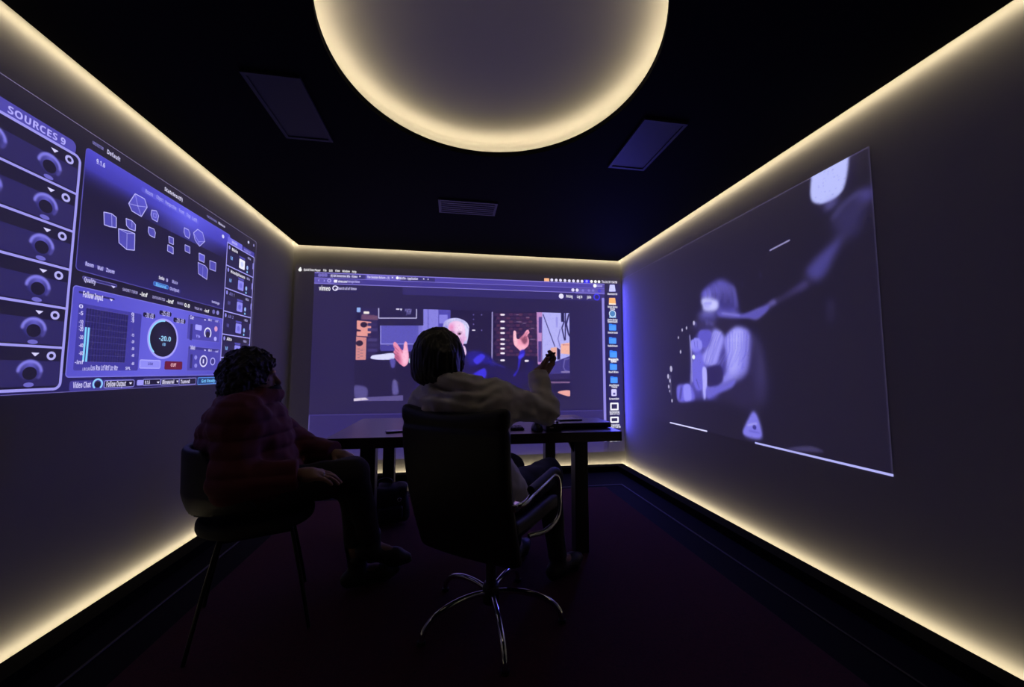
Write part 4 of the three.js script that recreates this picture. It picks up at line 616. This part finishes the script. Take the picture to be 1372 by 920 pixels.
// ---------------------------------------------------------------- people
const vadd = (a, b, k = 1) => [a[0] + b[0] * k, a[1] + b[1] * k, a[2] + b[2] * k], vsub = (a, b) => [a[0] - b[0], a[1] - b[1], a[2] - b[2]];
const vlen = (a) => Math.hypot(...a), vnorm = (a) => { const l = vlen(a) || 1; return a.map(x => x / l); }, vcross = (a, b) => [a[1] * b[2] - a[2] * b[1], a[2] * b[0] - a[0] * b[2], a[0] * b[1] - a[1] * b[0]];
const bounds = (pts, pad) => [[0, 1, 2].map(i => Math.min(...pts.map(p => p[i])) - pad), [0, 1, 2].map(i => Math.max(...pts.map(p => p[i])) + pad)];
const skin = std(lin(0.30, 0.17, 0.12), 0.6);
// a hand at the wrist: dir along the fingers, palm = the way the palm faces, curl 0..1, mirror for the thumb's side
function handField(w, dir, palm, side, curl, scale = 1) {
  const d = vnorm(dir), n = vnorm(vsub(palm, d.map(x => x * (palm[0] * d[0] + palm[1] * d[1] + palm[2] * d[2])))), r = vcross(d, n).map(x => x * side), S = scale;
  const at = (a, b, c) => vadd(vadd(vadd(w, d, a * S), r, b * S), n, c * S);
  const fs = [bone(w, at(0.05, 0, 0), 0.025 * S, 0.03 * S), bone(at(0.03, 0.022, 0), at(0.088, 0.028, 0.0), 0.016 * S, 0.013 * S), bone(at(0.03, -0.02, 0), at(0.08, -0.028, 0.0), 0.016 * S, 0.012 * S), bone(at(0.03, 0, 0), at(0.09, 0, 0), 0.018 * S, 0.014 * S)];
  const parts = [union(0.02 * S, ...fs)], pts = [w];
  const L = [[0.030, 0.04, 0.095], [0.010, 0.045, 0.1], [-0.011, 0.042, 0.097], [-0.030, 0.033, 0.088]];
  for (const [b, l, base] of L) {
    let a = 0, p = at(base - 0.01, b, 0), q; const seg = [l, l * 0.65, l * 0.5];
    for (let i = 0; i < 3; i++) { a += curl * [0.9, 1.25, 0.9][i]; const c = Math.cos(a), s = Math.sin(a); q = vadd(vadd(p, d, seg[i] * c * S), n, seg[i] * s * S); parts.push(bone(p, q, (0.0098 - i * 0.0008) * S, (0.009 - i * 0.0008) * S)); pts.push(q); p = q; }
  }
  let p = at(0.025, 0.03, 0.006), q = at(0.055, 0.058, 0.02 + 0.01 * curl); parts.push(bone(p, q, 0.014 * S, 0.011 * S)); p = q; q = at(0.09, 0.062 - 0.02 * curl, 0.035 + 0.015 * curl); parts.push(bone(p, q, 0.0105 * S, 0.008 * S)); pts.push(q);
  const palmF = parts[0], f = (x, y, z) => { let best = 1e9; for (let i = 1; i < parts.length; i++) best = Math.min(best, parts[i](x, y, z)); return smin(palmF(x, y, z), best, 0.006 * S); };
  return { f, pts, n, d, r, at };
}
// a head: centre c, facing turn (0 faces -z), with jaw, nose, eye sockets, ears
function headField(c, turn, tilt = 0) {
  const ct = Math.cos(turn), st = Math.sin(turn), at = (x, y, z) => [c[0] + ct * x + st * z, c[1] + y, c[2] - st * x + ct * z];
  const f1 = blob(at(0, 0.025, 0.008), [0.074, 0.095, 0.093], turn), f2 = blob(at(0, -0.045, -0.03), [0.056, 0.068, 0.058], turn), nose = bone(at(0, 0.01, -0.088), at(0, -0.022, -0.108), 0.008, 0.013), chin = blob(at(0, -0.095, -0.055), [0.026, 0.02, 0.024], turn);
  const brow = bone(at(-0.03, 0.028, -0.082), at(0.03, 0.028, -0.082), 0.012, 0.012), lips = blob(at(0, -0.056, -0.086), [0.024, 0.011, 0.012], turn), ears = [-1, 1].map(s => blob(at(0.077 * s, -0.005, 0.012), [0.011, 0.032, 0.02], turn)), eyes = [-1, 1].map(s => blob(at(0.031 * s, 0.006, -0.092), [0.016, 0.012, 0.012], turn));
  const f = (x, y, z) => { let d = smin(f1(x, y, z), f2(x, y, z), 0.035); d = smin(d, brow(x, y, z), 0.018); for (const e of eyes) d = smax(d, -e(x, y, z), 0.012); d = smin(d, nose(x, y, z), 0.012); d = smin(d, chin(x, y, z), 0.025); d = smin(d, lips(x, y, z), 0.01); for (const e of ears) d = smin(d, e(x, y, z), 0.01); return d; };
  return { f, at };
}
function person(label, J, o) {
  const base = J.base, g = thing('person', label, 'person', base), rel = (geo) => geo.translate(-base[0], -base[1], -base[2]);
  const tz = vnorm(vsub(J.neck, J.pelvis)), Rr = J.right;
  const torso = (e) => union(0.07, bone(vadd(J.pelvis, Rr, -0.055), vadd(J.pelvis, Rr, 0.055), 0.115 + e, 0.115 + e), bone(J.pelvis, J.chest, 0.12 + e, 0.125 + e), bone(vadd(J.chest, Rr, -0.06), vadd(J.chest, Rr, 0.06), 0.115 + e, 0.115 + e), bone(J.shL, J.shR, 0.062 + e, 0.062 + e), bone(J.chest, J.neck, 0.11 + e, 0.06 + e));
  const arms = (e) => ['L', 'R'].map(s => union(0.03, bone(J['sh' + s], J['el' + s], 0.052 + e, 0.042 + e), bone(J['el' + s], J['wr' + s], 0.041 + e, 0.027 + e)));
  const legs = (e) => ['L', 'R'].map(s => union(0.04, bone(J['hip' + s], J['kn' + s], 0.085 + e, 0.058 + e), bone(J['kn' + s], J['an' + s], 0.056 + e, 0.036 + e)));
  const head = headField(J.head, o.turn), feet = ['L', 'R'].map(s => bone(vadd(J['an' + s], [0, -0.03, 0]), vadd(vadd(J['an' + s], o.toe[s], 0.14), [0, -0.045, 0]), 0.034, 0.026));
  const neckF = bone(J.neck, vadd(J.head, [0, -0.05, 0]), 0.056, 0.05);
  const all = [torso(0), ...arms(0), ...legs(0), neckF, ...feet], body = union(0.03, ...all), pts = [J.pelvis, J.chest, J.neck, J.shL, J.shR, J.elL, J.elR, J.wrL, J.wrR, J.knL, J.knR, J.anL, J.anR, ...['L', 'R'].map(s => vadd(J['an' + s], o.toe[s], 0.16))];
  const [lo, hi] = bounds(pts, 0.14), parts = [nets(body, [lo[0], Math.max(lo[1], -0.02), lo[2]], hi, 0.014)];
  parts.push(nets((x, y, z) => smin(head.f(x, y, z), neckF(x, y, z), 0.02), vadd(J.head, [-0.14, -0.17, -0.14]), vadd(J.head, [0.14, 0.14, 0.14]), 0.005));
  const hands = {};
  for (const s of ['L', 'R']) { const h = handField(J['wr' + s], o.hand[s].dir, o.hand[s].palm, s === 'R' ? 1 : -1, o.hand[s].curl); hands[s] = h; const [a, b] = bounds(h.pts, 0.035); parts.push(nets(h.f, a, b, 0.0045)); }
  mesh('body', rel(merge(parts)), skin, g);
  // upper garment with folds
  const fold = (x, y, z) => o.fold(x, y, z), up = [torso(o.puff), ...arms(o.puff * 0.8)], extra = o.extra ? o.extra(head) : [];
  const gm = (x, y, z) => { let d = up[0](x, y, z); for (let i = 1; i < up.length; i++) d = smin(d, up[i](x, y, z), 0.045); for (const e of extra) d = smin(d, e(x, y, z), 0.03); d += fold(x, y, z); for (const s of ['L', 'R']) { const w = J['wr' + s], dd = vnorm(vsub(w, J['el' + s])); d = smax(d, ((x - w[0]) * dd[0] + (y - w[1]) * dd[1] + (z - w[2]) * dd[2]) - 0.004 - (Math.hypot(x - w[0], y - w[1], z - w[2]) > 0.14 ? 9 : 0), 0.008); } return smax(d, -neckHole(x, y, z), 0.01); };
  const nh = bone(vadd(J.neck, [0, 0.035, 0]), vadd(J.head, [0, 0.1, 0]), 0.064, 0.08), neckHole = (x, y, z) => nh(x, y, z);
  const [ul, uh] = bounds([J.pelvis, J.chest, J.neck, J.shL, J.shR, J.elL, J.elR, J.wrL, J.wrR, vadd(J.neck, [0, 0.08, 0])], 0.17), hem = J.pelvis[1] - 0.04;
  mesh(o.topName, rel(nets((x, y, z) => smax(gm(x, y, z), hem - y, 0.02), [ul[0], hem - 0.04, ul[2]], uh, 0.009)), o.topMat, g);
  const lg = legs(0.014), hipF = bone(vadd(J.pelvis, Rr, -0.06), vadd(J.pelvis, Rr, 0.06), 0.122, 0.122);
  const tr = (x, y, z) => { let d = smin(smin(lg[0](x, y, z), lg[1](x, y, z), 0.025), hipF(x, y, z), 0.05) + 0.006 * noise3(x * 9, y * 6, z * 9); for (const s of ['L', 'R']) { const w = J['an' + s], dd = vnorm(vsub(w, J['kn' + s])); d = smax(d, ((x - w[0]) * dd[0] + (y - w[1]) * dd[1] + (z - w[2]) * dd[2]) - (Math.hypot(x - w[0], y - w[1], z - w[2]) > 0.13 ? 9 : 0), 0.008); } return smax(d, y - J.pelvis[1] - 0.1, 0.01); };
  const [tl, th] = bounds([J.pelvis, J.hipL, J.hipR, J.knL, J.knR, J.anL, J.anR], 0.15);
  mesh('trousers', rel(nets(tr, [tl[0], Math.max(0.0, tl[1]), tl[2]], th, 0.011)), o.legMat, g);
  for (const s of ['L', 'R']) {
    const a = J['an' + s], t = o.toe[s], heel = vadd(vadd(a, t, -0.045), [0, -0.055, 0]), ball = vadd(vadd(a, t, 0.13), [0, -0.062, 0]), tip = vadd(vadd(a, t, 0.19), [0, -0.06, 0]);
    const sf = union(0.03, bone(vadd(a, [0, 0.03, 0]), vadd(a, [0, -0.04, 0]), 0.046, 0.044), bone(heel, ball, 0.038, 0.042), bone(ball, tip, 0.042, 0.03)), [sl, sh] = bounds([a, heel, tip], 0.08), sole = Math.min(heel[1], ball[1]) - 0.033;
    const sm = mesh('shoe', rel(nets((x, y, z) => smax(sf(x, y, z), sole - y, 0.004), sl, sh, 0.008)), o.shoeMat, g);
    mesh('sole', rel(nets((x, y, z) => smax(smax(sf(x, y, z) - 0.003, y - sole - 0.012, 0.003), sole - 0.004 - y, 0.002), sl, sh, 0.007)), o.soleMat, sm);
  }
  return { g, head, hands, rel };
}

// --- the person in the desk chair
{
  const F = [Math.sin(0.64), 0, -Math.cos(0.64)], R = [Math.cos(0.64), 0, Math.sin(0.64)], hub = [CH.x, 0, CH.z];
  const at = (f, r, y) => { const p = vadd(vadd(hub, F, f), R, r); p[1] = y; return p; };
  const J = { base: at(0, 0, 0.012), right: R, pelvis: at(-0.06, 0, 0.585), chest: at(-0.17, -0.035, 0.86), neck: at(-0.205, -0.06, 1.045),
    shL: at(-0.19, -0.215, 0.985), shR: at(-0.15, 0.105, 1.005), elL: at(-0.06, -0.27, 0.74), wrL: at(0.14, -0.15, 0.68), elR: [0.425, 0.955, -1.68], wrR: [0.405, 1.12, -1.75],
    hipL: at(-0.04, -0.085, 0.565), hipR: at(-0.04, 0.085, 0.565), knL: at(0.40, -0.11, 0.575), knR: at(0.40, 0.12, 0.575), anL: at(0.46, -0.13, 0.12), anR: at(0.44, 0.16, 0.12), head: [-0.045, 1.172, -1.645] };
  const soft = (x, y, z) => { const n = J.neck, r = Math.hypot(x - n[0], (z - n[2])), h = y - n[1], near = Math.exp(-(h * h) / 0.008) * clamp((0.24 - r) / 0.1, 0, 1); return 0.005 * noise3(x * 6, y * 10, z * 6) + 0.003 * noise3(x * 17, y * 24, z * 17) + 0.008 * near * Math.sin((h * 1.0 - r * 0.45 + 0.02 * Math.sin(x * 14)) * 120); };
  const hood = () => { const n = J.neck; return [0, 1, 2, 3, 4, 5, 6, 7, 8, 9].map(i => { const a = -2.6 + i * 0.578, b = a + 0.578, q = (t) => vadd(vadd(vadd(n, R, Math.sin(t) * 0.105), F, -Math.cos(t) * 0.10), [0, 0.03 + 0.022 * Math.cos(t) - 0.018 * Math.abs(Math.sin(t)), 0]); return bone(q(a), q(b), 0.034, 0.034); }).concat([0, 1, 2, 3, 4, 5].map(i => { const a = -1.5 + i * 0.5, b = a + 0.5, q = (t) => vadd(vadd(vadd(n, R, Math.sin(t) * 0.13), F, -Math.cos(t) * 0.125), [0, -0.025 - 0.02 * Math.cos(t), 0]); return bone(q(a), q(b), 0.03, 0.03); })); };
  const cloth = std(lin(0.64, 0.59, 0.60), 0.95, { bumpMap: noiseTexture(128, () => rnd()), bumpScale: 0.0008 });
  const P = person('person in a grey hooded top raising one hand from the desk chair', J, {
    turn: -0.95, puff: 0.028, topName: 'hooded_top', topMat: cloth, legMat: std(lin(0.016, 0.016, 0.022), 0.9), shoeMat: std(lin(0.01, 0.01, 0.012), 0.5), soleMat: std(lin(0.02, 0.02, 0.02), 0.8),
    toe: { L: F, R: vnorm(vadd(F, R, 0.3)) }, hand: { L: { dir: [0.5, -0.1, -0.9], palm: [0, -1, 0.1], curl: 0.45 }, R: { dir: [0.82, 0.34, -0.40], palm: [-0.45, 0.75, -0.35], curl: 0.6 } },
    fold: (x, y, z) => { let d = soft(x, y, z); const e = Math.hypot(x - J.elR[0], y - J.elR[1], z - J.elR[2]); d += 0.007 * Math.sin((x * 0.5 + y * 1.0) * 95) * Math.exp(-e * e / 0.018); return d; }, extra: hood });
  const h = P.head, hr = [blob(h.at(0, 0.035, 0.018), [0.098, 0.112, 0.112], -0.95), blob(h.at(0, -0.03, 0.05), [0.104, 0.082, 0.075], -0.95), bone(h.at(-0.082, 0.02, 0.0), h.at(-0.09, -0.085, 0.02), 0.036, 0.026), bone(h.at(0.08, 0.02, 0.03), h.at(0.1, -0.08, 0.0), 0.04, 0.028), bone([0.012, 1.215, -1.64], [0.052, 1.085, -1.66], 0.026, 0.02)];
  const hf = union(0.035, ...hr), cut = blob(h.at(0, -0.03, -0.1), [0.062, 0.1, 0.06], -0.95);
  const strand = (x, y, z) => 0.0035 * noise3(x * 60, y * 9, z * 60) + 0.004 * noise3(x * 18, y * 8, z * 18);
  mesh('hair', P.rel(nets((x, y, z) => smax(hf(x, y, z) + strand(x, y, z), -cut(x, y, z), 0.015), vadd(J.head, [-0.2, -0.23, -0.2]), vadd(J.head, [0.2, 0.18, 0.2]), 0.006)), std(lin(0.007, 0.0055, 0.005), 0.5), P.g);
  const ear = h.at(-0.125, -0.03, 0.03); mesh('earring', P.rel(new THREE.TorusGeometry(0.011, 0.0022, 8, 20).translate(...ear)), M.chrome, P.g);
  for (const k of [-1, 1]) mesh('drawstring', P.rel(tube([vadd(vadd(vadd(J.neck, F, 0.1), R, 0.04 * k), [0, -0.02, 0]), vadd(vadd(vadd(J.neck, F, 0.135), R, 0.045 * k), [0, -0.1, 0]), vadd(vadd(vadd(J.neck, F, 0.14), R, 0.045 * k), [0, -0.19, 0])], 0.0035, 12, 6)), cloth, P.g);
  // phone held in the raised hand
  const H = P.hands.R, ctr = H.at(0.085, 0.004, 0.034), ph = thing('phone', 'dark phone held up in the raised hand', 'phone', ctr);
  const q = new THREE.Quaternion().setFromRotationMatrix(new THREE.Matrix4().makeBasis(V(...H.r), V(...vcross(H.n, H.r)), V(...H.n))); ph.quaternion.copy(q);
  mesh('body', new RoundedBoxGeometry(0.125, 0.062, 0.008, 2, 0.003), plastic, ph); mesh('glass', new RoundedBoxGeometry(0.12, 0.058, 0.0012, 1, 0.0004).translate(0, 0, 0.0045), plasticGloss, ph);
  mesh('camera_bump', new RoundedBoxGeometry(0.024, 0.024, 0.002, 1, 0.0006).translate(0.045, 0.014, -0.0048), M.steel, ph);
}
// --- the person in the shell chair
{
  const yaw = 1.19, F = [Math.sin(yaw), 0, -Math.cos(yaw)], R = [Math.cos(yaw), 0, Math.sin(yaw)];
  const J = { base: [-0.845, 0.012, -1.93], right: R, pelvis: [-0.870, 0.605, -1.955], chest: [-0.940, 0.835, -1.94], neck: [-0.940, 0.975, -1.935],
    shL: [-1.005, 0.925, -2.11], shR: [-0.885, 0.925, -1.76], elL: [-0.775, 0.72, -2.17], wrL: [-0.600, 0.70, -2.10], elR: [-0.870, 0.68, -1.69], wrR: [-0.645, 0.69, -1.75],
    hipL: [-0.885, 0.575, -2.04], hipR: [-0.835, 0.58, -1.87], knL: [-0.51, 0.545, -2.13], knR: [-0.475, 0.635, -1.98], anL: [-0.47, 0.12, -2.12], anR: [-0.40, 0.25, -2.10], head: [-0.935, 1.095, -1.95] };
  const quilt = (x, y, z) => 0.009 * Math.pow(Math.abs(Math.sin((y + 0.15 * Math.sin(x * 3 + z * 3) * 0.2) * 46)), 0.6) * -1 + 0.006 + 0.005 * noise3(x * 12, y * 12, z * 12);
  const jacket = std(lin(0.11, 0.013, 0.022), 0.8);
  const collar = () => { const n = J.neck; return [0, 1, 2, 3, 4, 5, 6, 7, 8, 9, 10].map(i => { const a = i / 11 * 6.283, b = (i + 1) / 11 * 6.283, q = (t) => vadd(vadd(vadd(n, R, Math.sin(t) * 0.085), F, Math.cos(t) * 0.085 + 0.02), [0, 0.04, 0]); return bone(q(a), q(b), 0.03, 0.03); }); };
  const P = person('person in a dark red padded jacket with black high collar, sitting sideways', J, {
    turn: -1.25, puff: 0.042, topName: 'padded_jacket', topMat: jacket, legMat: std(lin(0.012, 0.009, 0.010), 0.9), shoeMat: std(lin(0.012, 0.012, 0.014), 0.5), soleMat: std(lin(0.03, 0.03, 0.03), 0.8),
    toe: { L: F, R: vnorm([0.9, -0.35, -0.3]) }, hand: { L: { dir: [0.9, -0.2, 0.25], palm: [0.1, -1, 0], curl: 0.3 }, R: { dir: [0.95, -0.1, -0.2], palm: [0, -1, -0.2], curl: 0.25 } }, fold: quilt, extra: collar });
  const h = P.head, curl = (x, y, z) => 0.011 * noise3(x * 26, y * 26, z * 26) + 0.006 * noise3(x * 52, y * 52, z * 52);
  const hf = union(0.05, blob(h.at(0, 0.042, 0.016), [0.112, 0.108, 0.112], -1.25), blob(h.at(0, -0.04, 0.05), [0.118, 0.095, 0.08], -1.25), bone(h.at(0.1, 0.03, 0.02), h.at(0.105, -0.1, 0.04), 0.042, 0.038), bone(h.at(-0.1, 0.03, 0.02), h.at(-0.105, -0.1, 0.04), 0.042, 0.038)), cut = blob(h.at(0, -0.02, -0.115), [0.07, 0.1, 0.062], -1.25);
  mesh('hair', P.rel(nets((x, y, z) => smax(hf(x, y, z) + curl(x, y, z), -cut(x, y, z), 0.012), vadd(J.head, [-0.24, -0.2, -0.24]), vadd(J.head, [0.24, 0.2, 0.24]), 0.007)), std(lin(0.007, 0.005, 0.005), 0.6), P.g);
  const cl = bone(vadd(vadd(J.neck, F, 0.03), [0, 0.02, 0]), vadd(vadd(J.head, F, 0.045), [0, -0.08, 0]), 0.1, 0.084), hole = bone(vadd(vadd(J.neck, F, 0.03), [0, 0.06, 0]), vadd(vadd(J.head, F, 0.045), [0, 0.0, 0]), 0.07, 0.072);
  mesh('high_collar', P.rel(nets((x, y, z) => smax(smax(cl(x, y, z), y - J.head[1] + 0.052 - 0.3 * ((x - J.head[0]) * F[0] + (z - J.head[2]) * F[2]), 0.006), -hole(x, y, z), 0.006), vadd(J.head, [-0.18, -0.26, -0.18]), vadd(J.head, [0.2, 0.05, 0.18]), 0.006)), std(lin(0.006, 0.006, 0.007), 0.85), P.g);
  const wr = P.hands.R.at(0.105, -0.011, -0.002); mesh('ring', P.rel(new THREE.TorusGeometry(0.0105, 0.0022, 8, 20).rotateY(Math.PI / 2 + 0.2).translate(...wr)), M.chrome, P.g);
}

scene.traverse(o => { if (o.isMesh) { o.castShadow = true; o.receiveShadow = true; } });
renderer.render(scene, camera);
